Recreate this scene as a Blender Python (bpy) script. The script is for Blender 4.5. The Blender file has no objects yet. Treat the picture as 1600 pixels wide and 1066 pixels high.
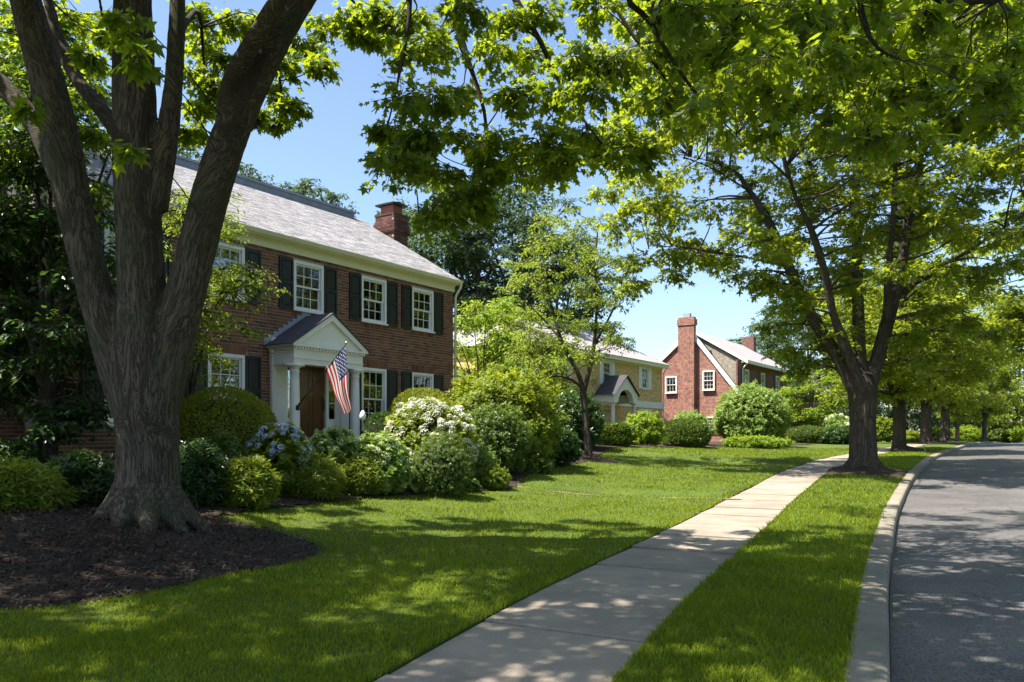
import bpy, math, random
import numpy as np
from mathutils import Vector, Matrix, noise as mnoise

scene = bpy.context.scene
COL = scene.collection
R = math.radians

# ------------------------------------------------------------------ camera, sky, sun, exposure
F = 1250.0          # focal length in pixels of the 1600 px wide photograph
EYE = 1.6
HZ = 682.0          # horizon row
cam_d = bpy.data.cameras.new('camera')
cam = bpy.data.objects.new('camera', cam_d)
COL.objects.link(cam)
cam.location = (0, 0, EYE)
cam.rotation_euler = (R(90), 0, 0)
cam_d.sensor_width = 36
cam_d.lens = 36 * F / 1600
cam_d.shift_y = (HZ - 533) / 1600
cam_d.clip_end = 3000
cam_d.clip_start = 0.05
scene.camera = cam

SUN_EL = 61.0
SUN_DIR = Vector((-0.92, -0.36, 0)).normalized() * math.cos(R(SUN_EL)) + Vector((0, 0, math.sin(R(SUN_EL))))
world = bpy.data.worlds.new('World')
scene.world = world
world.use_nodes = True
wn = world.node_tree.nodes
wl = world.node_tree.links
wn.clear()
wo = wn.new('ShaderNodeOutputWorld')
bg = wn.new('ShaderNodeBackground')
sky = wn.new('ShaderNodeTexSky')
sky.sky_type = 'NISHITA'
sky.sun_disc = False
sky.sun_elevation = R(SUN_EL)
sky.sun_rotation = math.atan2(SUN_DIR.x, SUN_DIR.y)
sky.air_density = 1.0
sky.dust_density = 1.2
sky.ozone_density = 2.5
bg.inputs['Strength'].default_value = 0.10
wl.new(sky.outputs[0], bg.inputs['Color'])
wl.new(bg.outputs[0], wo.inputs['Surface'])

sd = bpy.data.lights.new('sun', 'SUN')
sd.energy = 5.0
sd.angle = R(0.53)
sd.color = (1.0, 0.93, 0.82)
so = bpy.data.objects.new('sun', sd)
COL.objects.link(so)
so.location = (-30, 14, 60)
so.rotation_euler = SUN_DIR.to_track_quat('Z', 'Y').to_euler()

scene.view_settings.view_transform = 'Standard'
scene.view_settings.look = 'None'
scene.view_settings.gamma = 1
scene.view_settings.use_curve_mapping = False
scene.view_settings.exposure = 1.45
try:
    scene.cycles.max_bounces = 8
    scene.cycles.diffuse_bounces = 3
    scene.cycles.transmission_bounces = 4
    scene.cycles.transparent_max_bounces = 8
    scene.cycles.caustics_reflective = False
    scene.cycles.caustics_refractive = False
except Exception:
    pass

rng = np.random.default_rng(7)
random.seed(7)

# ------------------------------------------------------------------ coordinates
def P(px, py, d):
    return np.array([(px - 800) / F * d, d, EYE + (HZ - py) / F * d])

def proj(p):
    p = np.atleast_2d(p)
    y = np.maximum(p[:, 1], 0.01)
    return 800 + F * p[:, 0] / y, HZ - F * (p[:, 2] - EYE) / y

def sstep(a, b, x):
    u = np.clip((np.asarray(x, float) - a) / (b - a), 0, 1)
    return u * u * (3 - 2 * u)

_yy = np.arange(-60, 700, 0.5)
def _smooth(xs, ys, k):
    v = np.interp(_yy, xs, ys)
    # linear extrapolation beyond both ends
    s0 = (ys[1] - ys[0]) / (xs[1] - xs[0]); s1 = (ys[-1] - ys[-2]) / (xs[-1] - xs[-2])
    v = np.where(_yy < xs[0], ys[0] + (_yy - xs[0]) * s0, v)
    v = np.where(_yy > xs[-1], ys[-1] + (_yy - xs[-1]) * s1, v)
    n = int(k / 0.5) * 2 + 1
    w = np.hanning(n + 2)[1:-1]; w /= w.sum()
    pad = np.pad(v, n // 2, mode='reflect', reflect_type='odd')
    return np.convolve(pad, w, mode='valid')
_SL = _smooth([0, 5.3, 6.9, 11.2, 19.8, 27, 35, 43, 58, 70, 100, 150],
              [-2.72, -.85, -.276, 1.57, 5.4, 9.0, 13.5, 18.8, 28.6, 36.6, 57, 92], 3.0)
_KB = _smooth([-6, 0, 5.6, 9.9, 18, 25, 36, 46, 58, 70, 100, 150],
              [-2.9, .05, 2.64, 4.65, 8.7, 12.5, 18.9, 25.3, 33.2, 41.5, 63, 100], 4.0)
_PR = _smooth([-20, 16, 22, 27, 35, 45, 59, 72, 95, 150, 300, 600],
              [0, 0, .12, .37, .6, .8, 1.07, 1.10, .75, .1, -.3, -.3], 5.0)
def SL(y): return np.interp(y, _yy, _SL)
def SR(y): return SL(y) + np.interp(y, [5, 11, 27, 45], [1.54, 1.62, 1.62, 1.75])
def KB(y): return np.interp(y, _yy, _KB)

W0 = np.array([5.5, 19.2]); W1 = np.array([-0.6, 20.6])      # front walk centre line
_wd = (W1 - W0) / np.linalg.norm(W1 - W0); _wn = np.array([-_wd[1], _wd[0]])
if _wn[1] < 0: _wn = -_wn
V0 = np.array([10.6, 30.6]); V1 = np.array([4.0, 33.6])      # second walk
_vd = (V1 - V0) / np.linalg.norm(V1 - V0); _vn = np.array([-_vd[1], _vd[0]])
if _vn[1] < 0: _vn = -_vn

def G(x, y):
    x = np.asarray(x, float); y = np.asarray(y, float)
    z = np.interp(y, _yy, _PR)
    s = (SL(y) - x) * 0.88
    amp = np.interp(y, [14, 22, 30, 45, 60, 90], [1.08, 1.05, .66, .28, .1, 0])
    z = z + amp * sstep(2.2, 12.0, s)
    left = sstep(0.0, 0.25, s) * sstep(-.1, .8, x + 1.2)
    e = (x - W0[0]) * _wn[0] + (y - W0[1]) * _wn[1]
    z = z + .11 * left * sstep(.42, .75, e) * (1 - sstep(2.0, 9.0, e))
    e = (x - V0[0]) * _vn[0] + (y - V0[1]) * _vn[1]
    z = z + .13 * left * sstep(.42, 1.0, e) * (1 - sstep(3.0, 11.0, e)) * (x > 2)
    return z
def g(x, y): return float(G(x, y))

def hit(px, py):
    d = np.arange(3, 160, .04)
    x = (px - 800) / F * d; z = EYE + (HZ - py) / F * d
    below = z <= G(x, d)
    i = int(np.argmax(below)) if below.any() else len(d) - 1
    return x[i], d[i]

# ------------------------------------------------------------------ object helpers
def link(o, parent=None):
    COL.objects.link(o)
    if parent is not None: o.parent = parent
    return o

def tag(o, label=None, cat=None, group=None, kind=None):
    if label: o['label'] = label
    if cat: o['category'] = cat
    if group: o['group'] = group
    if kind: o['kind'] = kind
    return o

def thing(name, label, cat, loc=(0, 0, 0), rz=0, group=None):
    o = bpy.data.objects.new(name, None)
    o.empty_display_size = .2
    link(o); o.location = loc; o.rotation_euler = (0, 0, rz)
    return tag(o, label, cat, group)

def npmesh(name, v, f, rnd=None, smooth=False):
    """v (N,3) floats, f (M,k) ints, all faces with k corners"""
    v = np.asarray(v, np.float32); f = np.asarray(f, np.int32)
    me = bpy.data.meshes.new(name)
    me.vertices.add(len(v)); me.vertices.foreach_set('co', v.ravel())
    m, k = f.shape
    me.loops.add(m * k); me.loops.foreach_set('vertex_index', f.ravel())
    me.polygons.add(m); me.polygons.foreach_set('loop_start', np.arange(m, dtype=np.int32) * k)
    me.polygons.foreach_set('use_smooth', np.full(m, smooth))
    if rnd is not None:
        a = me.attributes.new('rnd', 'FLOAT', 'FACE')
        a.data.foreach_set('value', np.asarray(rnd, np.float32))
    me.update(calc_edges=True)
    return me

def obj(name, me, mat, parent=None, **kw):
    o = bpy.data.objects.new(name, me)
    if mat is not None and len(me.materials) == 0: me.materials.append(mat)
    link(o, parent)
    tag(o, **kw) if kw else None
    return o

class MB:
    def __init__(s): s.v = []; s.f = []; s.n = 0; s.m = []
    def add(s, vs, fs, mi=0):
        s.v.extend([tuple(map(float, p)) for p in vs]); s.f.extend([tuple(i + s.n for i in f) for f in fs])
        s.m.extend([mi] * len(fs)); s.n += len(vs); return s
    def box(s, x0, x1, y0, y1, z0, z1, mi=0):
        if x0 > x1: x0, x1 = x1, x0
        if y0 > y1: y0, y1 = y1, y0
        if z0 > z1: z0, z1 = z1, z0
        return s.add([(x0, y0, z0), (x1, y0, z0), (x1, y1, z0), (x0, y1, z0), (x0, y0, z1), (x1, y0, z1), (x1, y1, z1), (x0, y1, z1)],
                     [(0, 3, 2, 1), (4, 5, 6, 7), (0, 1, 5, 4), (1, 2, 6, 5), (2, 3, 7, 6), (3, 0, 4, 7)], mi)
    def prism(s, poly, a0, a1, axis='x', mi=0):
        """poly: 2-D points; extruded along axis between a0 and a1"""
        n = len(poly)
        mk = {'x': lambda p, a: (a, p[0], p[1]), 'y': lambda p, a: (p[0], a, p[1]), 'z': lambda p, a: (p[0], p[1], a)}[axis]
        return s.add([mk(p, a0) for p in poly] + [mk(p, a1) for p in poly],
                     [tuple(range(n))[::-1], tuple(range(n, 2 * n))] + [(i, (i + 1) % n, n + (i + 1) % n, n + i) for i in range(n)], mi)
    def tube(s, pts, rad, sides=8, caps=True):
        pts = [Vector(p) for p in pts]; n = len(pts); vs = []; fs = []
        up = None
        for i, p in enumerate(pts):
            t = (pts[min(i + 1, n - 1)] - pts[max(i - 1, 0)])
            t = t.normalized() if t.length > 1e-9 else Vector((0, 0, 1))
            if up is None: up = t.orthogonal().normalized()
            up = (up - t * up.dot(t)); up = up.normalized() if up.length > 1e-6 else t.orthogonal().normalized()
            w = t.cross(up); r = rad[i] if hasattr(rad, '__len__') else rad
            for k in range(sides):
                a = 2 * math.pi * k / sides
                vs.append(p + (up * math.cos(a) + w * math.sin(a)) * r)
        for i in range(n - 1):
            for k in range(sides):
                fs.append((i * sides + k, i * sides + (k + 1) % sides, (i + 1) * sides + (k + 1) % sides, (i + 1) * sides + k))
        if caps:
            fs.append(tuple(range(sides))[::-1]); fs.append(tuple((n - 1) * sides + k for k in range(sides)))
        return s.add(vs, fs)
    def lathe(s, prof, c=(0, 0, 0), sides=20):
        vs = []; fs = []; n = len(prof)
        for r, z in prof:
            for k in range(sides):
                a = 2 * math.pi * k / sides
                vs.append((c[0] + r * math.cos(a), c[1] + r * math.sin(a), c[2] + z))
        for i in range(n - 1):
            for k in range(sides):
                fs.append((i * sides + k, i * sides + (k + 1) % sides, (i + 1) * sides + (k + 1) % sides, (i + 1) * sides + k))
        fs.append(tuple(range(sides))[::-1]); fs.append(tuple((n - 1) * sides + k for k in range(sides)))
        return s.add(vs, fs)
    def mesh(s, name, smooth=False):
        me = bpy.data.meshes.new(name); me.from_pydata(s.v, [], s.f)
        if smooth: me.polygons.foreach_set('use_smooth', np.ones(len(s.f), bool))
        if any(s.m): me.polygons.foreach_set('material_index', np.array(s.m, np.int32))
        me.update(); return me
    def build(s, name, mat, parent=None, smooth=False, **kw):
        return obj(name, s.mesh(name, smooth), mat, parent, **kw)

# ------------------------------------------------------------------ materials
def nmat(name):
    m = bpy.data.materials.new(name); m.use_nodes = True
    nt = m.node_tree; nt.nodes.clear()
    out = nt.nodes.new('ShaderNodeOutputMaterial')
    return m, nt, out
def nd(nt, typ, **kw):
    n = nt.nodes.new(typ)
    for k, v in kw.items():
        if k.startswith('i_'):
            n.inputs[int(k[2:]) if k[2:].isdigit() else k[2:].replace('_', ' ')].default_value = v
        else: setattr(n, k, v)
    return n
def ramp(nt, stops):
    n = nt.nodes.new('ShaderNodeValToRGB'); cr = n.color_ramp
    while len(cr.elements) < len(stops): cr.elements.new(.5)
    for e, (p, c) in zip(cr.elements, stops):
        e.position = p; e.color = (*c, 1) if len(c) == 3 else c
    return n

def surf(name, c1, c2=None, scale=3.0, rough=.8, bump=0.0, bscale=None, c3=None, detail=6, spec=.3, island=0.0, coord='Object', stretch=None, metal=0):
    """noise-mottled surface: broad noise between c1 and c2, fine speckle, bump"""
    m, nt, out = nmat(name); L = nt.links.new
    tc = nd(nt, 'ShaderNodeTexCoord'); src = tc.outputs[coord]
    if stretch:
        mp = nd(nt, 'ShaderNodeMapping'); mp.inputs['Scale'].default_value = stretch; L(src, mp.inputs[0]); src = mp.outputs[0]
    n1 = nd(nt, 'ShaderNodeTexNoise', i_Scale=scale, i_Detail=detail, i_Roughness=.6); L(src, n1.inputs['Vector'])
    c2 = c2 or tuple(min(1, v * 1.25) for v in c1)
    st = [(.3, c1), (.7, c2)] if c3 is None else [(.25, c1), (.5, c2), (.75, c3)]
    rp = ramp(nt, st); L(n1.outputs['Fac'], rp.inputs[0]); col = rp.outputs[0]
    if island:
        ge = nd(nt, 'ShaderNodeNewGeometry'); oi = nd(nt, 'ShaderNodeObjectInfo')
        ad = nd(nt, 'ShaderNodeMath', operation='ADD'); L(ge.outputs['Random Per Island'], ad.inputs[0]); L(oi.outputs['Random'], ad.inputs[1])
        fr = nd(nt, 'ShaderNodeMath', operation='FRACT'); L(ad.outputs[0], fr.inputs[0])
        mr = nd(nt, 'ShaderNodeMapRange', i_3=1 - island, i_4=1 + island); L(fr.outputs[0], mr.inputs[0])
        hs = nd(nt, 'ShaderNodeHueSaturation'); L(col, hs.inputs['Color']); L(mr.outputs[0], hs.inputs['Value']); col = hs.outputs[0]
    b = nd(nt, 'ShaderNodeBsdfPrincipled'); b.inputs['Roughness'].default_value = rough
    b.inputs['Specular IOR Level'].default_value = spec; b.inputs['Metallic'].default_value = metal
    L(col, b.inputs['Base Color']); L(b.outputs[0], out.inputs[0])
    if bump:
        n2 = nd(nt, 'ShaderNodeTexNoise', i_Scale=bscale or scale * 8, i_Detail=4, i_Roughness=.65); L(src, n2.inputs['Vector'])
        bp = nd(nt, 'ShaderNodeBump', i_Strength=bump, i_Distance=.02); L(n2.outputs['Fac'], bp.inputs['Height']); L(bp.outputs[0], b.inputs['Normal'])
    return m

def leafmat(name, dark, light, trans, tf=.45, rough=.45, spec=.35, hue=.03):
    m, nt, out = nmat(name); L = nt.links.new
    at = nd(nt, 'ShaderNodeAttribute', attribute_name='rnd'); oi = nd(nt, 'ShaderNodeObjectInfo')
    ad = nd(nt, 'ShaderNodeMath', operation='ADD'); L(at.outputs['Fac'], ad.inputs[0]); L(oi.outputs['Random'], ad.inputs[1])
    fr = nd(nt, 'ShaderNodeMath', operation='FRACT'); L(ad.outputs[0], fr.inputs[0])
    rp = ramp(nt, [(0, dark), (.75, light), (1, tuple(min(1, v * 1.3) for v in light))]); L(fr.outputs[0], rp.inputs[0])
    tr = ramp(nt, [(0, tuple(v * .75 for v in trans)), (1, trans)]); L(fr.outputs[0], tr.inputs[0])
    b = nd(nt, 'ShaderNodeBsdfPrincipled'); b.inputs['Roughness'].default_value = rough; b.inputs['Specular IOR Level'].default_value = spec
    L(rp.outputs[0], b.inputs['Base Color'])
    t = nd(nt, 'ShaderNodeBsdfTranslucent'); L(tr.outputs[0], t.inputs['Color'])
    mx = nd(nt, 'ShaderNodeMixShader', i_0=tf); L(b.outputs[0], mx.inputs[1]); L(t.outputs[0], mx.inputs[2])
    L(mx.outputs[0], out.inputs[0])
    return m

def barkmat(name, dark, light, scale=7.0, bump=1.0, moss=(.06, .07, .035)):
    m, nt, out = nmat(name); L = nt.links.new
    at = nd(nt, 'ShaderNodeAttribute', attribute_name='bark')
    mp = nd(nt, 'ShaderNodeMapping'); mp.inputs['Scale'].default_value = (1, 1, .30); L(at.outputs['Vector'], mp.inputs[0])
    n0 = nd(nt, 'ShaderNodeTexNoise', i_Scale=scale, i_Detail=5, i_Roughness=.68, i_Distortion=.1); L(mp.outputs[0], n0.inputs['Vector'])
    m0 = nd(nt, 'ShaderNodeMath', operation='MULTIPLY_ADD', i_1=2.0, i_2=-1.0); L(n0.outputs['Fac'], m0.inputs[0])
    m1 = nd(nt, 'ShaderNodeMath', operation='ABSOLUTE'); L(m0.outputs[0], m1.inputs[0])
    r1 = ramp(nt, [(0, (.12, .12, .12)), (.10, (.62, .62, .62)), (.35, (1, 1, 1))]); L(m1.outputs[0], r1.inputs[0])
    n1 = nd(nt, 'ShaderNodeTexNoise', i_Scale=scale * 3.2, i_Detail=8, i_Roughness=.72); L(mp.outputs[0], n1.inputs['Vector'])
    mu = nd(nt, 'ShaderNodeMath', operation='MULTIPLY'); L(r1.outputs[0], mu.inputs[0]); L(n1.outputs['Fac'], mu.inputs[1])
    cr = ramp(nt, [(.05, dark), (.6, light)]); L(mu.outputs[0], cr.inputs[0])
    tc = nd(nt, 'ShaderNodeTexCoord'); n2 = nd(nt, 'ShaderNodeTexNoise', i_Scale=1.3, i_Detail=5); L(tc.outputs['Object'], n2.inputs['Vector'])
    r2 = ramp(nt, [(.5, (0, 0, 0)), (.72, (.7, .7, .7))]); L(n2.outputs['Fac'], r2.inputs[0])
    cm = nd(nt, 'ShaderNodeMix', data_type='RGBA'); L(r2.outputs[0], cm.inputs[0]); L(cr.outputs[0], cm.inputs[6]); cm.inputs[7].default_value = (*moss, 1)
    b = nd(nt, 'ShaderNodeBsdfPrincipled'); b.inputs['Roughness'].default_value = .9; b.inputs['Specular IOR Level'].default_value = .15
    L(cm.outputs[2], b.inputs['Base Color'])
    bp = nd(nt, 'ShaderNodeBump', i_Strength=bump, i_Distance=.03); L(mu.outputs[0], bp.inputs['Height']); L(bp.outputs[0], b.inputs['Normal'])
    L(b.outputs[0], out.inputs[0])
    return m

def brickmat(name, c1, c2, mortar, bw=.215, bh=.075):
    m, nt, out = nmat(name); L = nt.links.new
    tc = nd(nt, 'ShaderNodeTexCoord')
    uv = nd(nt, 'ShaderNodeUVMap')
    br = nd(nt, 'ShaderNodeTexBrick', offset=.5); L(tc.outputs['UV'], br.inputs['Vector'])
    br.inputs['Scale'].default_value = 1; br.inputs['Brick Width'].default_value = bw; br.inputs['Row Height'].default_value = bh
    br.inputs['Mortar Size'].default_value = .007; br.inputs['Color1'].default_value = (*c1, 1); br.inputs['Color2'].default_value = (*c2, 1)
    br.inputs['Mortar'].default_value = (*mortar, 1); br.inputs['Bias'].default_value = 0
    n1 = nd(nt, 'ShaderNodeTexNoise', i_Scale=6.0, i_Detail=6); L(tc.outputs['Object'], n1.inputs['Vector'])
    mr = nd(nt, 'ShaderNodeMapRange', i_1=.3, i_2=.7, i_3=.62, i_4=1.4); L(n1.outputs['Fac'], mr.inputs[0])
    hs = nd(nt, 'ShaderNodeHueSaturation'); L(br.outputs['Color'], hs.inputs['Color']); L(mr.outputs[0], hs.inputs['Value'])
    b = nd(nt, 'ShaderNodeBsdfPrincipled'); b.inputs['Roughness'].default_value = .9; L(hs.outputs[0], b.inputs['Base Color'])
    bp = nd(nt, 'ShaderNodeBump', i_Strength=.6, i_Distance=.01, invert=True); L(br.outputs['Fac'], bp.inputs['Height']); L(bp.outputs[0], b.inputs['Normal'])
    L(b.outputs[0], out.inputs[0])
    return m

def glassmat(name, tint=(.75, .8, .78), rough=.02):
    m, nt, out = nmat(name); L = nt.links.new
    fr = nd(nt, 'ShaderNodeFresnel', i_IOR=1.5)
    mu = nd(nt, 'ShaderNodeMath', operation='MULTIPLY_ADD', i_1=1.6, i_2=.06); L(fr.outputs[0], mu.inputs[0])
    t = nd(nt, 'ShaderNodeBsdfTransparent'); t.inputs[0].default_value = (*tint, 1)
    gl = nd(nt, 'ShaderNodeBsdfGlossy', i_Roughness=rough); gl.inputs[0].default_value = (.95, .97, 1, 1)
    tc = nd(nt, 'ShaderNodeTexCoord'); n = nd(nt, 'ShaderNodeTexNoise', i_Scale=3.0); L(tc.outputs['Object'], n.inputs['Vector'])
    bp = nd(nt, 'ShaderNodeBump', i_Strength=.06, i_Distance=.05); L(n.outputs['Fac'], bp.inputs['Height']); L(bp.outputs[0], gl.inputs['Normal'])
    mx = nd(nt, 'ShaderNodeMixShader'); L(mu.outputs[0], mx.inputs[0]); L(t.outputs[0], mx.inputs[1]); L(gl.outputs[0], mx.inputs[2])
    L(mx.outputs[0], out.inputs[0])
    return m

M = {}
M['soil'] = surf('soil', (.035, .024, .016), (.06, .042, .028), 4, .95, .8, 30)
M['mulch'] = surf('mulch', (.022, .014, .010), (.05, .032, .022), 9, .95, 1.0, 45)
M['chip'] = surf('mulch_chip', (.035, .022, .015), (.085, .058, .04), 2.5, .9, island=.55)
M['lawn'] = surf('lawn_ground', (.05, .08, .010), (.085, .125, .016), 1.2, .95, .9, 60, detail=8)
def concmat(name, base, dark):
    m, nt, out = nmat(name); L = nt.links.new
    ge = nd(nt, 'ShaderNodeNewGeometry'); oi = nd(nt, 'ShaderNodeObjectInfo'); src = ge.outputs['Position']
    n1 = nd(nt, 'ShaderNodeTexNoise', i_Scale=1.1, i_Detail=8, i_Roughness=.65); L(src, n1.inputs['Vector'])
    n2 = nd(nt, 'ShaderNodeTexNoise', i_Scale=140.0, i_Detail=3); L(src, n2.inputs['Vector'])
    n3 = nd(nt, 'ShaderNodeTexVoronoi', i_Scale=90.0); L(src, n3.inputs['Vector'])
    rp = ramp(nt, [(.28, dark), (.62, base)]); L(n1.outputs['Fac'], rp.inputs[0])
    r2 = ramp(nt, [(.3, (.72, .72, .72)), (.7, (1.2, 1.2, 1.2))]); L(n2.outputs['Fac'], r2.inputs[0])
    m1 = nd(nt, 'ShaderNodeMix', data_type='RGBA', blend_type='MULTIPLY', i_0=1.0); L(rp.outputs[0], m1.inputs[6]); L(r2.outputs[0], m1.inputs[7])
    mr = nd(nt, 'ShaderNodeMapRange', i_3=.88, i_4=1.1); L(oi.outputs['Random'], mr.inputs[0])
    hs = nd(nt, 'ShaderNodeHueSaturation'); L(m1.outputs[2], hs.inputs['Color']); L(mr.outputs[0], hs.inputs['Value'])
    b = nd(nt, 'ShaderNodeBsdfPrincipled'); b.inputs['Roughness'].default_value = .85; b.inputs['Specular IOR Level'].default_value = .25
    L(hs.outputs[0], b.inputs['Base Color'])
    bp = nd(nt, 'ShaderNodeBump', i_Strength=.5, i_Distance=.004); L(n2.outputs['Fac'], bp.inputs['Height']); L(bp.outputs[0], b.inputs['Normal'])
    L(b.outputs[0], out.inputs[0]); return m
M['concrete'] = concmat('sidewalk_concrete', (.33, .28, .222), (.20, .17, .138))
M['kerb'] = concmat('kerb_concrete', (.27, .24, .185), (.15, .135, .105))
M['walk'] = concmat('old_walk_concrete', (.19, .165, .12), (.12, .105, .08))
def asphalt():
    m, nt, out = nmat('asphalt'); L = nt.links.new
    ge = nd(nt, 'ShaderNodeNewGeometry'); src = ge.outputs['Position']
    n1 = nd(nt, 'ShaderNodeTexNoise', i_Scale=.7, i_Detail=8); L(src, n1.inputs['Vector'])
    v = nd(nt, 'ShaderNodeTexVoronoi', i_Scale=52.0); L(src, v.inputs['Vector'])
    n2 = nd(nt, 'ShaderNodeTexNoise', i_Scale=45.0, i_Detail=5); L(src, n2.inputs['Vector'])
    rp = ramp(nt, [(.3, (.085, .083, .085)), (.7, (.16, .153, .148))]); L(n1.outputs['Fac'], rp.inputs[0])
    r2 = ramp(nt, [(.0, (2.3, 2.2, 2.1)), (.3, (1.1, 1.08, 1.05)), (.8, (.4, .4, .43))]); L(v.outputs['Distance'], r2.inputs[0])
    m1 = nd(nt, 'ShaderNodeMix', data_type='RGBA', blend_type='MULTIPLY', i_0=1.0); L(rp.outputs[0], m1.inputs[6]); L(r2.outputs[0], m1.inputs[7])
    # cracks
    nw = nd(nt, 'ShaderNodeTexNoise', i_Scale=1.6, i_Detail=4); L(src, nw.inputs['Vector'])
    mv = nd(nt, 'ShaderNodeMix', data_type='VECTOR', i_0=.45); L(src, mv.inputs[4]); L(nw.outputs['Color'], mv.inputs[5])
    vc = nd(nt, 'ShaderNodeTexVoronoi', feature='DISTANCE_TO_EDGE', i_Scale=.55); L(mv.outputs[1], vc.inputs['Vector'])
    rc = ramp(nt, [(.0, (.35, .35, .35)), (.008, (1, 1, 1))]); L(vc.outputs['Distance'], rc.inputs[0])
    m2 = nd(nt, 'ShaderNodeMix', data_type='RGBA', blend_type='MULTIPLY', i_0=.8); L(m1.outputs[2], m2.inputs[6]); L(rc.outputs[0], m2.inputs[7])
    b = nd(nt, 'ShaderNodeBsdfPrincipled'); b.inputs['Roughness'].default_value = .62; b.inputs['Specular IOR Level'].default_value = .5
    L(m2.outputs[2], b.inputs['Base Color'])
    ad = nd(nt, 'ShaderNodeMath', operation='ADD'); L(v.outputs['Distance'], ad.inputs[0]); L(n2.outputs['Fac'], ad.inputs[1])
    bp = nd(nt, 'ShaderNodeBump', i_Strength=.7, i_Distance=.006); L(ad.outputs[0], bp.inputs['Height']); L(bp.outputs[0], b.inputs['Normal'])
    L(b.outputs[0], out.inputs[0]); return m
M['asphalt'] = asphalt()
M['grass'] = leafmat('grass_blade', (.055, .10, .008), (.19, .238, .016), (.42, .50, .02), .42, .6, .12)
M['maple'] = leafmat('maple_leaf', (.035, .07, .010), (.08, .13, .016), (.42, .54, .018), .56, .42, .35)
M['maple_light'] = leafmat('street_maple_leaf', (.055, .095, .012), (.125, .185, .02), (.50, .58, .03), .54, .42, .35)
M['lime'] = leafmat('lime_green_leaf', (.10, .18, .015), (.20, .30, .03), (.50, .62, .04), .45, .5, .3)
M['locust'] = leafmat('light_tree_leaf', (.10, .165, .02), (.20, .28, .04), (.48, .58, .05), .45, .5, .3)
M['far_leaf'] = leafmat('far_tree_leaf', (.028, .058, .034), (.07, .115, .052), (.16, .26, .08), .35, .5, .3)
M['dark_leaf'] = leafmat('dark_leaf', (.018, .045, .012), (.04, .085, .02), (.12, .24, .02), .35, .35, .5)
M['yew'] = leafmat('yew_needle', (.09, .12, .010), (.23, .26, .02), (.40, .44, .02), .35, .5, .3)
M['box'] = leafmat('boxwood_leaf', (.04, .075, .012), (.085, .145, .022), (.26, .36, .03), .35, .4, .4)
M['shrub'] = leafmat('shrub_leaf', (.085, .13, .014), (.18, .235, .028), (.44, .52, .03), .45, .45, .35)
M['shrub_pale'] = leafmat('pale_shrub_leaf', (.11, .19, .04), (.22, .32, .07), (.42, .55, .10), .4, .45, .4)
M['hosta'] = leafmat('hosta_leaf', (.16, .24, .06), (.34, .42, .16), (.40, .5, .15), .3, .4, .4)
M['white_petal'] = leafmat('white_petal', (.55, .56, .44), (.78, .78, .68), (.7, .72, .55), .3, .6, .2)
M['blue_petal'] = leafmat('blue_petal', (.36, .45, .66), (.62, .68, .84), (.5, .6, .8), .3, .6, .2)
M['cream_petal'] = leafmat('cream_petal', (.45, .52, .25), (.68, .72, .42), (.6, .7, .35), .3, .6, .2)
M['inner'] = surf('inner_shade_core', (.022, .03, .012), (.04, .05, .02), 8, .95, .9, 20)
M['bark'] = barkmat('maple_bark', (.035, .027, .02), (.19, .155, .12), 21, 1.0)
M['bark2'] = barkmat('street_tree_bark', (.03, .024, .019), (.15, .125, .10), 18.0, 1.0)
M['bark3'] = barkmat('pale_bark', (.08, .07, .06), (.22, .19, .16), 8.0, .7)
M['twig'] = surf('twig_bark', (.035, .028, .02), (.07, .055, .04), 12, .9)
M['brick'] = surf('red_brick', (.15, .062, .036), (.24, .105, .062), 14, .88, .6, 90, island=.38)
M['mortar'] = surf('mortar', (.30, .255, .205), (.42, .36, .30), 9, .95, .4, 80)
M['brick_dark'] = surf('chimney_brick', (.075, .034, .028), (.135, .06, .048), 14, .88, .6, 90, island=.45)
M['white'] = surf('white_paint', (.74, .73, .67), (.82, .81, .76), 2.5, .55, .15, 30)
M['cream'] = surf('cream_paint', (.70, .66, .45), (.78, .75, .55), 2, .55, .12, 25)
M['black'] = surf('black_shutter_paint', (.007, .009, .012), (.013, .015, .019), 6, .45, .15, 40, spec=.5)
M['shingle'] = surf('roof_shingle', (.235, .23, .24), (.36, .345, .35), 9, .9, .7, 90, island=.22)
M['roof_base'] = surf('roof_felt', (.10, .095, .10), (.14, .13, .135), 6, .9)
M['dark_roof'] = surf('dark_asphalt_roof', (.045, .042, .05), (.085, .08, .09), 9, .9, .5, 60, island=.25)
M['flash'] = surf('ridge_metal', (.16, .19, .24), (.24, .27, .32), 3, .5, spec=.5)
M['lead'] = surf('lead_flashing', (.26, .29, .34), (.36, .39, .44), 6, .5, spec=.5)
M['door'] = surf('brown_door', (.065, .026, .009), (.15, .06, .02), 5, .3, .1, 20, spec=.6, stretch=(3, 3, .5))
M['metal'] = surf('dark_metal', (.03, .03, .03), (.06, .06, .06), 8, .4, metal=.8)
M['brass'] = surf('brass', (.45, .33, .12), (.6, .45, .2), 8, .3, metal=1)
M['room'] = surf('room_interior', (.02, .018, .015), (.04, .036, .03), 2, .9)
M['blind'] = surf('blind_and_reflection', (.45, .46, .42), (.58, .58, .54), 3, .8)
M['glass'] = glassmat('window_glass')
M['tan'] = brickmat('tan_brick', (.62, .40, .15), (.70, .48, .20), (.50, .38, .22), .26, .1)
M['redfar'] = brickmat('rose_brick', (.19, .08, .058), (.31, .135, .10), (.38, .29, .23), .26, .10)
M['brownshadefar'] = brickmat('brown_shaded_brick', (.13, .055, .045), (.18, .08, .06), (.2, .15, .12))  # rose brick with the street front's shade in its colour; also the brown chimney
M['greyshingle'] = brickmat('grey_wall_shingle', (.27, .24, .19), (.34, .30, .24), (.12, .11, .09), .16, .14)
M['farroof'] = surf('weathered_roof', (.27, .25, .25), (.37, .345, .335), 4, .9, .6, 40)
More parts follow.
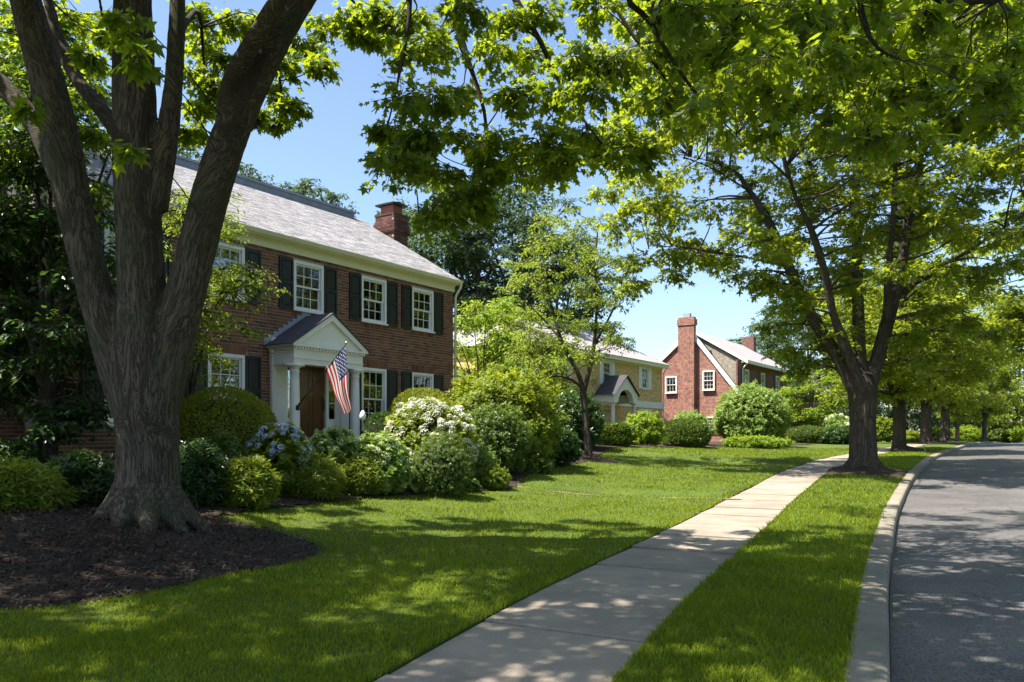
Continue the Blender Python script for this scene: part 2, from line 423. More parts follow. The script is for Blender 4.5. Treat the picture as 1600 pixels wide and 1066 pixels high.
M['terracotta'] = surf('chimney_pot', (.22, .085, .055), (.30, .12, .08), 8, .85)

def uvbox(me):
    """box-project: u = horizontal run along the face, v = height"""
    uv = me.uv_layers.new(name='UVMap')
    nl = len(me.loops); vi = np.zeros(nl, np.int32); me.loops.foreach_get('vertex_index', vi)
    co = np.zeros(len(me.vertices) * 3, np.float32); me.vertices.foreach_get('co', co); co = co.reshape(-1, 3)
    out = np.zeros((nl, 2), np.float32)
    for p in me.polygons:
        n = p.normal; k = slice(p.loop_start, p.loop_start + p.loop_total); c = co[vi[k]]
        if abs(n.z) > .8: out[k] = c[:, :2]
        elif abs(n.x) > abs(n.y): out[k, 0] = c[:, 1]; out[k, 1] = c[:, 2]
        else: out[k, 0] = c[:, 0]; out[k, 1] = c[:, 2]
    uv.data.foreach_set('uv', out.ravel())
    return me

# ------------------------------------------------------------------ the ground
def sheet(name, X, Y, Z, mat, keep=None, **kw):
    """grid arrays (rows, cols) -> one mesh"""
    r, c = X.shape
    v = np.stack([X, Y, Z], -1).reshape(-1, 3)
    i = np.arange((r - 1) * c).reshape(r - 1, c)[:, :-1]
    f = np.stack([i, i + 1, i + 1 + c, i + c], -1).reshape(-1, 4)
    if keep is not None: f = f[keep.ravel()]
    used = np.unique(f); mp = np.full(len(v), -1); mp[used] = np.arange(len(used))
    return obj(name, npmesh(name, v[used], mp[f], smooth=True), mat, **kw)

rows = np.concatenate([np.arange(-14, 3, .8), np.arange(3, 36, .2), np.arange(36, 110, .8), np.arange(110, 640, 15)])
# base ground to the horizon
xs = np.concatenate([[-900, -300, -120], np.arange(-60, 130, 3), [180, 300, 600, 1200]])
ys = np.concatenate([[-400, -100, -30], np.arange(-14, 130, 2.0), [200, 400, 800, 1500]])
XX, YY = np.meshgrid(xs, ys)
sheet('ground', XX, YY, G(XX, YY) - .32, M['soil'], kind='structure', label='dark soil under lawns and beds')

nz = np.vectorize(lambda x, y: mnoise.noise(Vector((x * .9, y * .9, 0))))
soff = np.concatenate([[0.0, .015, .05, .12, .22], np.arange(.45, 13, .35), np.arange(14, 40, 2), [55, 90, 160, 300]])
YY = np.repeat(rows[:, None], len(soff), 1)
XX = SL(YY) - .035 - soff[None, :] * (1 + 0 * YY)
ZZ = G(XX, YY) + .028 + .012 * nz(XX, YY) * (soff[None, :] > .1)
ZZ[:, 0] -= .10; ZZ[:, 1] -= .02
sheet('front_lawn', XX[:, ::-1], YY, ZZ[:, ::-1], M['lawn'], kind='structure', label='mown green lawn left of the sidewalk')
# verge
fr = np.array([0, .01, .05, .15, .3, .45, .6, .75, .88, .96, .99, 1.0])
YY = np.repeat(rows[:, None], len(fr), 1)
xl = SR(YY) + .03; xr = KB(YY) - .285
XX = xl + (xr - xl) * fr[None, :]
ZZ = G(XX, YY) + .02 + .05 * np.sin(fr * math.pi)[None, :] + .01 * nz(XX, YY)
ZZ[:, 0] -= .1; ZZ[:, -1] -= .1
sheet('verge_lawn', XX, YY, ZZ, M['lawn'], kind='structure', label='green grass strip between the sidewalk and the kerb')
# road
fr = np.linspace(0, 1, 14); YY = np.repeat(rows[:, None], 14, 1)
XX = KB(YY) + .01 + 9.2 * fr[None, :]
crown = .09 * np.sin(fr * math.pi)[None, :]
sheet('road', XX, YY, G(XX, YY) - .12 + crown, M['asphalt'], kind='structure', label='grey asphalt street curving away to the right')
# land beyond the road
off = np.array([0, .3, 1, 3, 8, 20, 60, 150, 400.]); YY = np.repeat(rows[:, None], len(off), 1)
XX = KB(YY) + 9.45 + off[None, :]
sheet('far_side_lawn', XX, YY, G(XX, YY) + .02, M['lawn'], kind='structure', label='grass on the far side of the street')

# sidewalk slabs
sw = thing('sidewalk', 'pale concrete sidewalk of large slabs curving past the lawns', None); sw['kind'] = 'structure'
sbed = sheet('slab_bed', *(lambda yy: (SL(yy) - .03 + (SR(yy) - SL(yy) + .06) * np.linspace(0, 1, 3)[None, :], yy, G(SL(yy) + .8, yy) - .06))(np.repeat(rows[:, None], 3, 1)), M['soil'])
sbed.parent = sw
ye = [5.35 - 1.55 * k for k in range(6, 0, -1)] + [5.35 + 1.55 * k for k in range(0, 70)]
def slab(y0, y1, k):
    gap = .024 + .0002 * max(0, y0); sub = 5; nx = 3
    tilt = rng.normal(0, .006); dz = rng.normal(0, .007)
    top = []
    for j in range(sub):
        t = j / (sub - 1); row = []
        for i in range(nx):
            u = i / (nx - 1)
            yy = (y0 + gap) * (1 - t) + (y1 - gap) * t
            sk = -.72 * u * float(np.interp(y0, [0, 20, 60], [1, 1, 1.2]))
            y = yy + sk
            x = float(SL(y)) * (1 - u) + float(SR(y)) * u
            z = g(float(SL(yy)) + .05, yy) + .012 + dz + tilt * (t - .5) * 2
            row.append((x, y, z))
        top.append(row)
    v = [p for r in top for p in r]; n = len(v)
    f = [(j * nx + i, j * nx + i + 1, (j + 1) * nx + i + 1, (j + 1) * nx + i) for j in range(sub - 1) for i in range(nx - 1)]
    ring = [i for i in range(nx)] + [j * nx + nx - 1 for j in range(1, sub)] + [(sub - 1) * nx + i for i in range(nx - 2, -1, -1)] + [j * nx for j in range(sub - 2, 0, -1)]
    # a small rounded arris: lower ring pushed out
    base = len(v); cx = sum(p[0] for p in v) / n; cy = sum(p[1] for p in v) / n
    v2 = [(v[i][0] + (v[i][0] - cx) * .006, v[i][1] + (v[i][1] - cy) * .006, v[i][2] - .006) for i in ring]
    v3 = [(p[0], p[1], p[2] - .1) for p in v2]; m = len(ring)
    v = v + v2 + v3
    for a in range(m):
        b = (a + 1) % m
        f.append((ring[b], ring[a], base + a, base + b)); f.append((base + b, base + a, base + m + a, base + m + b))
    me = bpy.data.meshes.new('slab'); me.from_pydata(v, [], f); me.update()
    obj('slab', me, M['concrete'], sw)
for k in range(len(ye) - 1): slab(ye[k], ye[k + 1], k)

# front walks crossing the lawn
def walk(name, A, B, d, n, label):
    L = np.linalg.norm(B - A); t = np.linspace(0, 1, 24)[:, None]; s = np.array([-.10, -.05, 0, .05, .10])[None, :]
    X = A[0] + (B[0] - A[0]) * t + n[0] * s; Y = A[1] + (B[1] - A[1]) * t + n[1] * s
    return sheet(name, X, Y, G(X, Y) + .030, M['walk'], kind='structure', label=label)
walk('front_walk', W0, W1, _wd, _wn, 'narrow concrete walk crossing the lawn to the flower bed')
walk('far_front_walk', V0, V1, _vd, _vn, 'narrow concrete walk crossing the farther lawn')

# kerb
kb = thing('kerb', 'worn concrete kerb stones along the street edge', None); kb['kind'] = 'structure'
yk = list(np.arange(-4, 95, 1.9))
for a, b in zip(yk[:-1], yk[1:]):
    mb = MB(); sub = 3; j = rng.normal(0, .004)
    prof = [(-.27, -.25), (-.27, .035), (-.255, .05), (-.05, .045), (-.015, .03), (0, -.0), (.012, -.25)]
    vs = []; n = len(prof)
    for i in range(sub + 1):
        y = a + .009 + (b - a - .018) * i / sub
        x0 = float(KB(y)); t = Vector((float(KB(y + .3)) - float(KB(y - .3)), .6)).normalized()
        for (u, z) in prof: vs.append((x0 + u * t.y + j, y - u * t.x, g(x0 - .2, y) + z + j * .5))
    fs = [(i * n + k, i * n + k + 1, (i + 1) * n + k + 1, (i + 1) * n + k) for i in range(sub) for k in range(n - 1)]
    fs += [tuple(range(n))[::-1], tuple(sub * n + k for k in range(n))]
    mb.add(vs, fs); mb.build('kerb_stone', M['kerb'], kb)

# planting bed polygon (photo rows hit onto the terrain)
bed_px = [(100, 856), (165, 836), (330, 813), (420, 800), (500, 790), (600, 779), (700, 774), (795, 768), (812, 752), (850, 736), (905, 726), (935, 716), (945, 705)]
bed = [np.array((-9.6, 9.0)), np.array((-8.4, 11.0))] + [np.array(hit(*p)) for p in bed_px]
bed += [np.array(P(1110, 0, 44)[:2]), np.array(P(1240, 0, 52)[:2]), np.array(P(1330, 0, 60)[:2]), np.array((30, 78)), np.array((-40, 78)), np.array((-45, 9))]
bed = np.array(bed)
def inpoly(x, y, poly):
    x = np.asarray(x); y = np.asarray(y); c = np.zeros(x.shape, bool); n = len(poly); j = n - 1
    for i in range(n):
        xi, yi = poly[i]; xj, yj = poly[j]
        if yi != yj:
            c ^= ((yi > y) != (yj > y)) & (x < (xj - xi) * (y - yi) / (yj - yi) + xi)
        j = i
    return c
xs = np.arange(-22, 12, .14); ys = np.arange(8, 36, .14)
XX, YY = np.meshgrid(xs, ys)
cx = (XX[:-1, :-1] + XX[1:, 1:]) / 2; cy = (YY[:-1, :-1] + YY[1:, 1:]) / 2
jit = .06 * nz(cx * 3, cy * 3)
keep = inpoly(cx + jit, cy + jit, bed)
ZZ = G(XX, YY) + .06 + .03 * nz(XX * 4, YY * 4)
sheet('planting_bed', XX, YY, ZZ, M['mulch'], keep, kind='structure', label='dark mulched planting bed along the houses')
xs = np.arange(-40, 40, .8); ys = np.arange(35.5, 78, .8); XX, YY = np.meshgrid(xs, ys)
cx = (XX[:-1, :-1] + XX[1:, 1:]) / 2; cy = (YY[:-1, :-1] + YY[1:, 1:]) / 2
sheet('far_planting_bed', XX, YY, G(XX, YY) + .06, M['soil'], inpoly(cx, cy, bed), kind='structure', label='planting bed below the far houses')

# mulch rings round the street trees: (x, y, radius, height, peak offset)
T2 = P(1350, 0, 27.0)[:2] + np.array([0, 0]); T3 = P(1405, 0, 43.5)[:2]; T4 = P(1447, 0, 57)[:2]; T5 = P(1477, 0, 69)[:2]
YT = np.array(hit(920, 719)); T1 = np.array([-4.85, 10.6])
rings = [(-5.85, 9.65, 3.12, .24, T1), (T2[0], T2[1], 1.75, .28, T2), (T3[0], T3[1], 1.9, .3, T3), (T4[0], T4[1], 2.2, .3, T4), (T5[0], T5[1], 2.2, .3, T5), (YT[0], YT[1], 1.1, .12, YT)]
def ring_r(cx, cy, Rr, a): return Rr * (1 + .07 * np.sin(a * 3 + cx) + .05 * np.sin(a * 5 + 1.3 * cy))
def mound_z(x, y, rg):
    cx, cy, Rr, h, pk = rg
    a = np.arctan2(y - cy, x - cx); q = np.hypot(x - cx, y - cy) / ring_r(cx, cy, Rr, a)
    dp = np.hypot(x - pk[0], y - pk[1]) / Rr
    return h * np.clip(1 - q, 0, 1) ** .8 * (.55 + .45 * np.exp(-(dp * 2.0) ** 2)) * 1.3
rl = ['wide dark wood-chip mound spreading below the big left tree', 'dark mulch ring round the street tree nearest the camera', 'dark mulch ring round the second street tree', 'dark mulch ring round the third street tree', 'dark mulch ring round the fourth street tree', 'small mulch ring round the young light green lawn tree']
for rg, lb in zip(rings, rl):
    cx, cy, Rr, h, pk = rg
    na, nr = (150, 60) if Rr > 3 else (60, 16)
    a = np.linspace(0, 2 * math.pi, na + 1)[None, :]; q = np.linspace(.0, 1.03, nr)[:, None]
    rr = ring_r(cx, cy, Rr, a) * q
    X = cx + rr * np.cos(a); Y = cy + rr * np.sin(a)
    Z = G(X, Y) + .035 + mound_z(X, Y, rg) + .022 * nz(X * 6, Y * 6) * (q < .97) + .012 * nz(X * 17, Y * 17) - .06 * (q > .99)
    if Rr < 3: Z = Z - .35 * (X > KB(Y) - .29) - .35 * ((X < SR(Y) + .02) & (X > SL(Y) - .02))
    sheet('mulch_mound', X, Y, Z, M['mulch'], kind='structure', label=lb)

# wood chips
def chips(name, pts, parent, size=.035):
    n = len(pts); a = rng.uniform(0, 6.28, n); l = size * rng.uniform(.5, 1.7, n); w = l * rng.uniform(.2, .45, n); tl = rng.normal(0, .35, (n, 2))
    ax = np.stack([np.cos(a), np.sin(a), tl[:, 0]], -1); sd = np.stack([-np.sin(a), np.cos(a), tl[:, 1]], -1)
    v = np.stack([pts - ax * l[:, None] * .5 - sd * w[:, None] * .5, pts + ax * l[:, None] * .5 - sd * w[:, None] * .3,
                  pts + ax * l[:, None] * .5 + sd * w[:, None] * .3, pts - ax * l[:, None] * .5 + sd * w[:, None] * .5], 1).reshape(-1, 3)
    return obj(name, npmesh(name, v, np.arange(4 * n).reshape(-1, 4)), M['chip'], parent, kind='stuff')
rg = rings[0]; n = 26000
a = rng.uniform(0, 6.283, n); q = np.sqrt(rng.uniform(0, 1, n)) * 1.01; rr = ring_r(rg[0], rg[1], rg[2], a) * q
cxp = rg[0] + rr * np.cos(a); cyp = rg[1] + rr * np.sin(a)
pts = np.stack([cxp, cyp, G(cxp, cyp) + .055 + mound_z(cxp, cyp, rg) + rng.uniform(-.01, .025, n)], -1)
chips('wood_chips', pts, None)['label'] = 'loose wood chips covering the mound under the big tree'
n = 9000
x = rng.uniform(-9, 2, n); y = rng.uniform(9, 20, n); k = inpoly(x, y, bed); x = x[k]; y = y[k]
chips('bed_chips', np.stack([x, y, G(x, y) + .085 + rng.uniform(0, .02, len(x))], -1), None)['label'] = 'wood chips scattered over the planting bed'

# grass blades
def grass(n, y0, y1, two):
    y = np.exp(rng.uniform(math.log(y0), math.log(y1), n)); x = rng.uniform(-1, 1, n) * (.665 * y + .8)
    ok = (x < SL(y) - .01) | ((x > SR(y) + .01) & (x < KB(y) - .27))
    ok &= ~inpoly(x, y, bed)
    for rg in rings:
        aa = np.arctan2(y - rg[1], x - rg[0]); ok &= np.hypot(x - rg[0], y - rg[1]) > ring_r(rg[0], rg[1], rg[2], aa) * (.985)
    for A, d, nn, B in ((W0, _wd, _wn, W1), (V0, _vd, _vn, V1)):
        e = np.abs((x - A[0]) * nn[0] + (y - A[1]) * nn[1] + 0.02); t = (x - A[0]) * d[0] + (y - A[1]) * d[1]
        ok &= ~((e < .045) & (t > 0) & (t < np.linalg.norm(B - A)))
    x = x[ok]; y = y[ok]; n = len(x)
    cl = np.array([mnoise.noise(Vector((a * 1.4, b * 1.4, 3))) for a, b in zip(x[::1], y[::1])]) if n < 600000 else 0
    edge = np.minimum(np.abs(SL(y) - x), np.minimum(np.abs(x - SR(y)), np.abs(KB(y) - .27 - x)))
    h = rng.uniform(.028, .062, n) * (1 + .5 * cl) * (1 + .5 * np.exp(-edge / .06))
    w = .0030 * np.maximum(1, y / 5.2) ** 1.0 * rng.uniform(.7, 1.4, n)
    h *= np.interp(y, [5, 25], [1, 1.15])
    vf = np.clip((x - SR(y) - .03) / np.maximum(.1, KB(y) - .285 - SR(y) - .03), 0, 1)
    z = G(x, y) + .02 + .05 * np.sin(vf * math.pi) * (x > SR(y))
    a = rng.uniform(0, 6.283, n); ln = rng.uniform(.1, .9, n) * h; la = rng.uniform(0, 6.283, n)
    sx = np.cos(a) * w; sy = np.sin(a) * w; lx = np.cos(la) * ln; ly = np.sin(la) * ln
    lf = np.array([mnoise.noise(Vector((a * .35, b * .35, 9))) for a, b in zip(x, y)])
    rv = np.clip(rng.normal(.45, .2, n) + .3 * cl + .55 * lf, 0, .99)
    if two:
        v = np.stack([np.stack([x - sx, y - sy, z], -1), np.stack([x + sx, y + sy, z], -1),
                      np.stack([x + sx * .7 + lx * .35, y + sy * .7 + ly * .35, z + h * .6], -1), np.stack([x - sx * .7 + lx * .35, y - sy * .7 + ly * .35, z + h * .6], -1),
                      np.stack([x + lx, y + ly, z + h * .95], -1)], 1).reshape(-1, 3)
        b = np.arange(n)[:, None] * 5
        f = np.concatenate([b + [0, 1, 2], b + [0, 2, 3], b + [3, 2, 4]], 1).reshape(-1, 3); rv = np.repeat(rv, 3)
    else:
        v = np.stack([np.stack([x - sx, y - sy, z], -1), np.stack([x + sx, y + sy, z], -1), np.stack([x + lx, y + ly, z + h], -1)], 1).reshape(-1, 3)
        f = np.arange(3 * n).reshape(-1, 3)
    return v, f, rv
v, f, rv = grass(150000, 4.9, 10, True)
obj('grass', npmesh('grass', v, f, rv), M['grass'], kind='stuff', label='short lush grass blades of the near lawn and verge')
v, f, rv = grass(310000, 9.8, 48, False)
obj('grass', npmesh('grass', v, f, rv), M['grass'], kind='stuff', label='mown grass blades of the farther lawns')

# ------------------------------------------------------------------ houses
HA = math.atan2(.827, .562)            # local +x runs to the right and away along the facade, local +y into the house
def boxes_mesh(name, arr, rnd=False):
    """arr (N,6): x0 x1 y0 y1 z0 z1"""
    a = np.asarray(arr, float); n = len(a)
    x0, x1, y0, y1, z0, z1 = a.T
    v = np.stack([np.stack(c, -1) for c in ((x0, y0, z0), (x1, y0, z0), (x1, y1, z0), (x0, y1, z0), (x0, y0, z1), (x1, y0, z1), (x1, y1, z1), (x0, y1, z1))], 1).reshape(-1, 3)
    q = np.array([(0, 1, 5, 4), (1, 2, 6, 5), (3, 0, 4, 7), (4, 5, 6, 7), (0, 3, 2, 1)])
    f = (np.arange(n)[:, None, None] * 8 + q[None]).reshape(-1, 4)
    return npmesh(name, v, f)

def wall_cells(mb, x0, x1, z0, z1, ops, y0, y1):
    """a wall slab with openings, cut into butting cells"""
    xs = sorted({x0, x1, *[o[0] for o in ops], *[o[1] for o in ops]}); zs = sorted({z0, z1, *[o[2] for o in ops], *[o[3] for o in ops]})
    xs = [x for x in xs if x0 <= x <= x1]; zs = [z for z in zs if z0 <= z <= z1]
    for a, b in zip(xs[:-1], xs[1:]):
        run = None
        for c, d in zip(zs[:-1], zs[1:]):
            mx, mz = (a + b) / 2, (c + d) / 2
            solid = not any(o[0] < mx < o[1] and o[2] < mz < o[3] for o in ops)
            if solid: run = (run[0], d) if run else (c, d)
            if (not solid or d == zs[-1]) and run:
                mb.box(a, b, y0, y1, *run); run = None

BRICK_ME = None
def brick_courses(x0, x1, z0, z1, ops, arches=(), bl=.215, bh=.066, gx=.014, pitch=.083):
    full, cut = [], []
    r = 0; z = z0 + .01
    while z + bh <= z1 + .005:
        blocks = sorted([(o[0], o[1]) for o in ops if o[2] < z + bh and o[3] > z])
        for (a, b, c0, d0, sp) in arches:
            if c0 < z + bh * .8 and d0 > z + bh * .2:
                u = min(1, max(0, 1 - (z + bh * .5 - c0) / (d0 - c0))) * sp; blocks.append((a + u, b - u))
        blocks.sort()
        spans = []; c = x0
        for a, b in blocks:
            if a > c: spans.append((c, a))
            c = max(c, b)
        if c < x1: spans.append((c, x1))
        off = (bl + gx) / 2 * (r % 2)
        for a, b in spans:
            k = math.floor((a - x0 - off) / (bl + gx)); x = x0 + off + k * (bl + gx)
            while x < b:
                p, q = max(x, a + .004), min(x + bl, b - .004)
                if q - p > .03: (full if q - p > bl - .002 else cut).append((p, q, z, z + bh))
                x += bl + gx
        z += pitch; r += 1
    return full, cut

def brick_wall(parent, name, x0, x1, z0, z1, ops, yf, pick=None, arches=(), mat='brick', depth=.05, limit=300):
    """bricks proud of the mortar at y = yf (facing -y); pick(x, z) -> score for single bricks"""
    full, cut = brick_courses(x0, x1, z0, z1, ops, arches)
    rest = list(cut); single = []
    if pick:
        sc = sorted([(pick((b[0] + b[1]) / 2, b[2]), i) for i, b in enumerate(full)])[::-1]
        chosen = {i for s, i in sc[:limit] if s > 0}
        for i, b in enumerate(full): (single if i in chosen else rest).append(b)
    else: rest += full
    arr = []
    for (a, b, c, d) in rest:
        j = rng.normal(0, .0012); arr.append((a, b, yf - .008 + j, yf + .02, c, d))
    o = obj('brick', boxes_mesh('brickwork', arr), M[mat], parent, kind='stuff')
    if single:
        me = boxes_mesh('brick', [(-.1075, .1075, -.008, .02, -.033, .033)]); me.materials.append(M[mat])
        for (a, b, c, d) in single:
            s = obj('brick', me, M[mat], parent); s.location = ((a + b) / 2, yf + rng.normal(0, .0012), (c + d) / 2)
    # soldier courses / splayed arches
    for (a, b, c, d, splay) in arches:
        n = max(3, int(round((b - a) / .075))); mb = MB(); w = (b - a - 2 * splay) / n
        for i in range(n):
            u0 = i / n; u1 = (i + 1) / n; g0 = .007 / (b - a)
            t0 = a + (b - a) * (u0 + g0); t1 = a + (b - a) * (u1 - g0)
            l0 = a + splay + (b - a - 2 * splay) * (u0 + g0); l1 = a + splay + (b - a - 2 * splay) * (u1 - g0)
            mb.prism([(l0, c + .004), (l1, c + .004), (t1, d - .004), (t0, d - .004)], yf - .010 + rng.normal(0, .001), yf + .02, 'y')
        mb.build('brick_arch', M[mat], parent, kind='stuff')
    return o

_wcache = {}
def window(parent, cx, z0, z1, w, cols, rws, yf, blind=None, casing='white', sill=True, panes=True):
    """double-hung window; opening centred on cx, frame face just proud of the wall plane yf"""
    h = z1 - z0; key = (round(w, 3), round(h, 3), cols, rws, casing, sill, blind)
    if key not in _wcache:
        c = .085; f = MB()
        x0, x1 = -w / 2, w / 2
        f.box(x0, x0 + c, -.03, .10, 0, h); f.box(x1 - c, x1, -.03, .10, 0, h)
        f.box(x0 + c, x1 - c, -.03, .10, h - c, h); f.box(x0 + c, x1 - c, -.03, .10, 0, .05)
        s = MB().box(x0 - .03, x1 + .03, -.075, .05, -.045, -.001)
        mid = .05 + (h - c - .05) / 2
        def sash(za, zb, y):
            m = MB(); b = .045; a0, a1 = x0 + c + .003, x1 - c - .003
            m.box(a0, a0 + b, y, y + .035, za, zb); m.box(a1 - b, a1, y, y + .035, za, zb)
            m.box(a0 + b, a1 - b, y, y + .035, za, za + b); m.box(a0 + b, a1 - b, y, y + .035, zb - b, zb)
            px = []; r2 = max(1, rws // 2); iw = (a1 - a0 - 2 * b) / cols; ih = (zb - za - 2 * b) / r2
            for i in range(1, cols): m.box(a0 + b + iw * i - .01, a0 + b + iw * i + .01, y + .006, y + .03, za + b, zb - b)
            for j in range(1, r2):
                for i in range(cols):
                    m.box(a0 + b + iw * i + (.01 if i else 0), a0 + b + iw * (i + 1) - (.01 if i < cols - 1 else 0), y + .008, y + .028, za + b + ih * j - .01, za + b + ih * j + .01)
            for i in range(cols):
                for j in range(r2): px.append((a0 + b + iw * (i + .5), y + .018, za + b + ih * (j + .5)))
            return m.mesh('sash'), px, iw, ih
        up, p1, iw, ih = sash(mid - .02, h - c, .02)
        lo, p2, _, _ = sash(.05, mid + .022, .06)
        pm = MB().box(-iw / 2, iw / 2, -.002, .002, -ih / 2, ih / 2).mesh('pane')
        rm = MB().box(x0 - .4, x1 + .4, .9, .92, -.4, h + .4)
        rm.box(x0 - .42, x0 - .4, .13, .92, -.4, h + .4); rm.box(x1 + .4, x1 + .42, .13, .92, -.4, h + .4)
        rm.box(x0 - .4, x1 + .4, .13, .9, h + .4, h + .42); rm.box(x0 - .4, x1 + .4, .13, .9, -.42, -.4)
        for me, mt in ((up, casing), (lo, casing), (pm, 'glass')): me.materials.append(M[mt])
        _wcache[key] = (f.mesh('window'), s.mesh('sill'), up, lo, pm, rm.mesh('room'), p1 + p2)
    f, s, up, lo, pm, rm, px = _wcache[key]
    fo = obj('window', f, M[casing], parent); fo.location = (cx, yf, z0)
    if sill: obj('sill', s, M[casing], fo)
    obj('sash', up, None, fo); obj('sash', lo, None, fo)
    for p in px:
        q = obj('pane', pm, None, fo); q.location = p
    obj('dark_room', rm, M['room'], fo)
    if blind:
        b = MB(); n = int(h / .05)
        for i in range(n):
            b.box(-w / 2 + .1, w / 2 - .1, .12, .135, .06 + i * .05, .06 + i * .05 + .044)
        b.build('blind', M['blind'], fo)
    return fo

_scache = {}
def shutter(parent, cx, z0, z1, w, yf, mat='black'):
    key = (round(w, 3), round(z1 - z0, 3), mat)
    if key not in _scache:
        h = z1 - z0; m = MB(); r = .06
        m.box(-w / 2, w / 2, .012, .03, 0, h)
        m.box(-w / 2, -w / 2 + r, -.015, .012, 0, h); m.box(w / 2 - r, w / 2, -.015, .012, 0, h)
        for a, b in ((0, .09), (h * .52 - .04, h * .52 + .04), (h - .08, h)): m.box(-w / 2 + r, w / 2 - r, -.015, .012, a, b)
        p1 = MB(); p = .03
        for a, b in ((.09, h * .52 - .04), (h * .52 + .04, h - .08)):
            p1.prism([(-w / 2 + r + p, a + p), (w / 2 - r - p, a + p), (w / 2 - r - p, b - p), (-w / 2 + r + p, b - p)], -.006, .012, 'y')
        _scache[key] = (m.mesh('shutter'), p1.mesh('panel'))
    m, p1 = _scache[key]
    o = obj('shutter', m, M[mat], parent); o.location = (cx, yf - .035, z0)
    obj('panel', p1, M[mat], o)
    return o

# ---- the brick colonial house in front
HZ0 = .9
hz = lambda e: e + EYE - HZ0           # height above eye -> local height
house = thing('brick_house', 'two-storey dark red brick house with black shutters and white columned porch', 'house', (-1.99, 27.0, HZ0), HA)
L = 13.0; D_ = 8.6
wt = {0: -1.58, 1: -3.80, 2: -6.32, 3: -8.93, 4: -11.45}
UZ = (hz(3.40), hz(4.72)); FZ = (hz(.22), hz(2.03))
ops = []
for k, x in wt.items():
    ops.append((x - .53, x + .53, *UZ))
    if k != 2: ops.append((x - .53, x + .53, *FZ))
door_x = -6.27
ops.append((door_x - 1.0, door_x + 1.0, 0.5, hz(2.02)))
mb = MB(); ZT = hz(4.86)
wall_cells(mb, -L, 0, -.6, ZT, ops, 0, .12)
mb.box(-.12, -.001, .121, D_, -.6, ZT + .3); mb.box(-L, -L + .12, .121, D_, -.6, ZT + .3); mb.box(-L + .12, -.12, D_ - .12, D_, -.6, ZT + .3)
mb.build('wall', M['mortar'], house)
_al = lambda z: .01 + .083 * round((z - .01) / .083) - .008
arches = [(x - .70, x + .70, FZ[1] + .002, _al(FZ[1] + .30), .14) for k, x in wt.items() if k != 2]
for k, x in wt.items(): arches.append((x - .56, x + .56, _al(UZ[0] - .17), UZ[0] - .05, 0))
def pick(x, z):
    return (z > 2.0) * (x < -7.9) * (x > -9.6) * ((-x) + .01 * z)
brick_wall(house, 'brick', -L + .004, -.004, .0, ZT, [(a, b, c - (.05 if d == UZ[1] else .05), d) for a, b, c, d in ops], 0, lambda x, z: (x > -8.35) * (z > 1.9) * (z < 5.3) * (-x - .02 * z + 0.0), arches)
# left end wall bricks are out of sight; the right gable end is never seen from the street
for k, x in wt.items():
    window(house, x, *UZ, 1.06, 3, 4, 0, blind=(k == 2))
    shutter(house, x - .53 - .25, UZ[0] - .03, UZ[1], .47, 0); shutter(house, x + .53 + .25, UZ[0] - .03, UZ[1], .47, 0)
    if k != 2:
        window(house, x, *FZ, 1.06, 3, 4 if k != 1 else 4, 0)
        shutter(house, x - .53 - .25, FZ[0] - .03, FZ[1], .47, 0); shutter(house, x + .53 + .25, FZ[0] - .03, FZ[1], .47, 0)
# cornice: frieze, bed mould, soffit, fascia, gutter
c = MB(); e0, e1 = -L - .3, .12
c.box(-L, .03, -.045, .02, ZT + .002, ZT + .25)
c.prism([(-.045, ZT + .17), (-.045, ZT + .25), (-.12, ZT + .25)], -L, .05, 'x')
c.box(e0, e1, -.22, .0, ZT + .252, ZT + .27)
c.box(e0, e1, -.24, -.221, ZT + .22, ZT + .36)
c.build('cornice', M['cream'], house)
gt = MB(); gt.prism([(-.242, ZT + .24), (-.29, ZT + .255), (-.335, ZT + .33), (-.34, ZT + .36), (-.242, ZT + .36)], e0, e1 + .02, 'x'); gt.build('gutter', M['cream'], house)
ds = MB(); ds.tube([(.08, -.28, ZT + .25), (.08, -.26, ZT + .14), (.04, -.1, ZT - .1), (.03, -.08, ZT - .2), (.03, -.08, -.3)], .042, 8)
ds.tube([(.03, -.08, 3.9), (.03, -.08, 3.94)], .052, 8); ds.tube([(.03, -.08, 1.6), (.03, -.08, 1.64)], .052, 8)
ds.build('downspout', M['cream'], house, smooth=True)
# roof
RE = (-.27, ZT + .36); RK = (4.25, hz(7.92)); BE = (D_ + .4, ZT + .36)
rf = MB()
rf.prism([(RE[0], RE[1]), (RK[0], RK[1]), (BE[0], BE[1]), (BE[0] - .2, BE[1]), (RK[0], RK[1] - .14), (RE[0] + .25, RE[1])], -L - .28, .10, 'x')
rf.prism([(0.0, ZT + .3), (D_, ZT + .3), (RK[0], RK[1] - .2)], -.13, -.02, 'x')
rf.prism([(0.0, ZT + .3), (D_, ZT + .3), (RK[0], RK[1] - .2)], -L + .02, -L + .13, 'x')
roof = rf.build('roof', M['roof_base'], house)
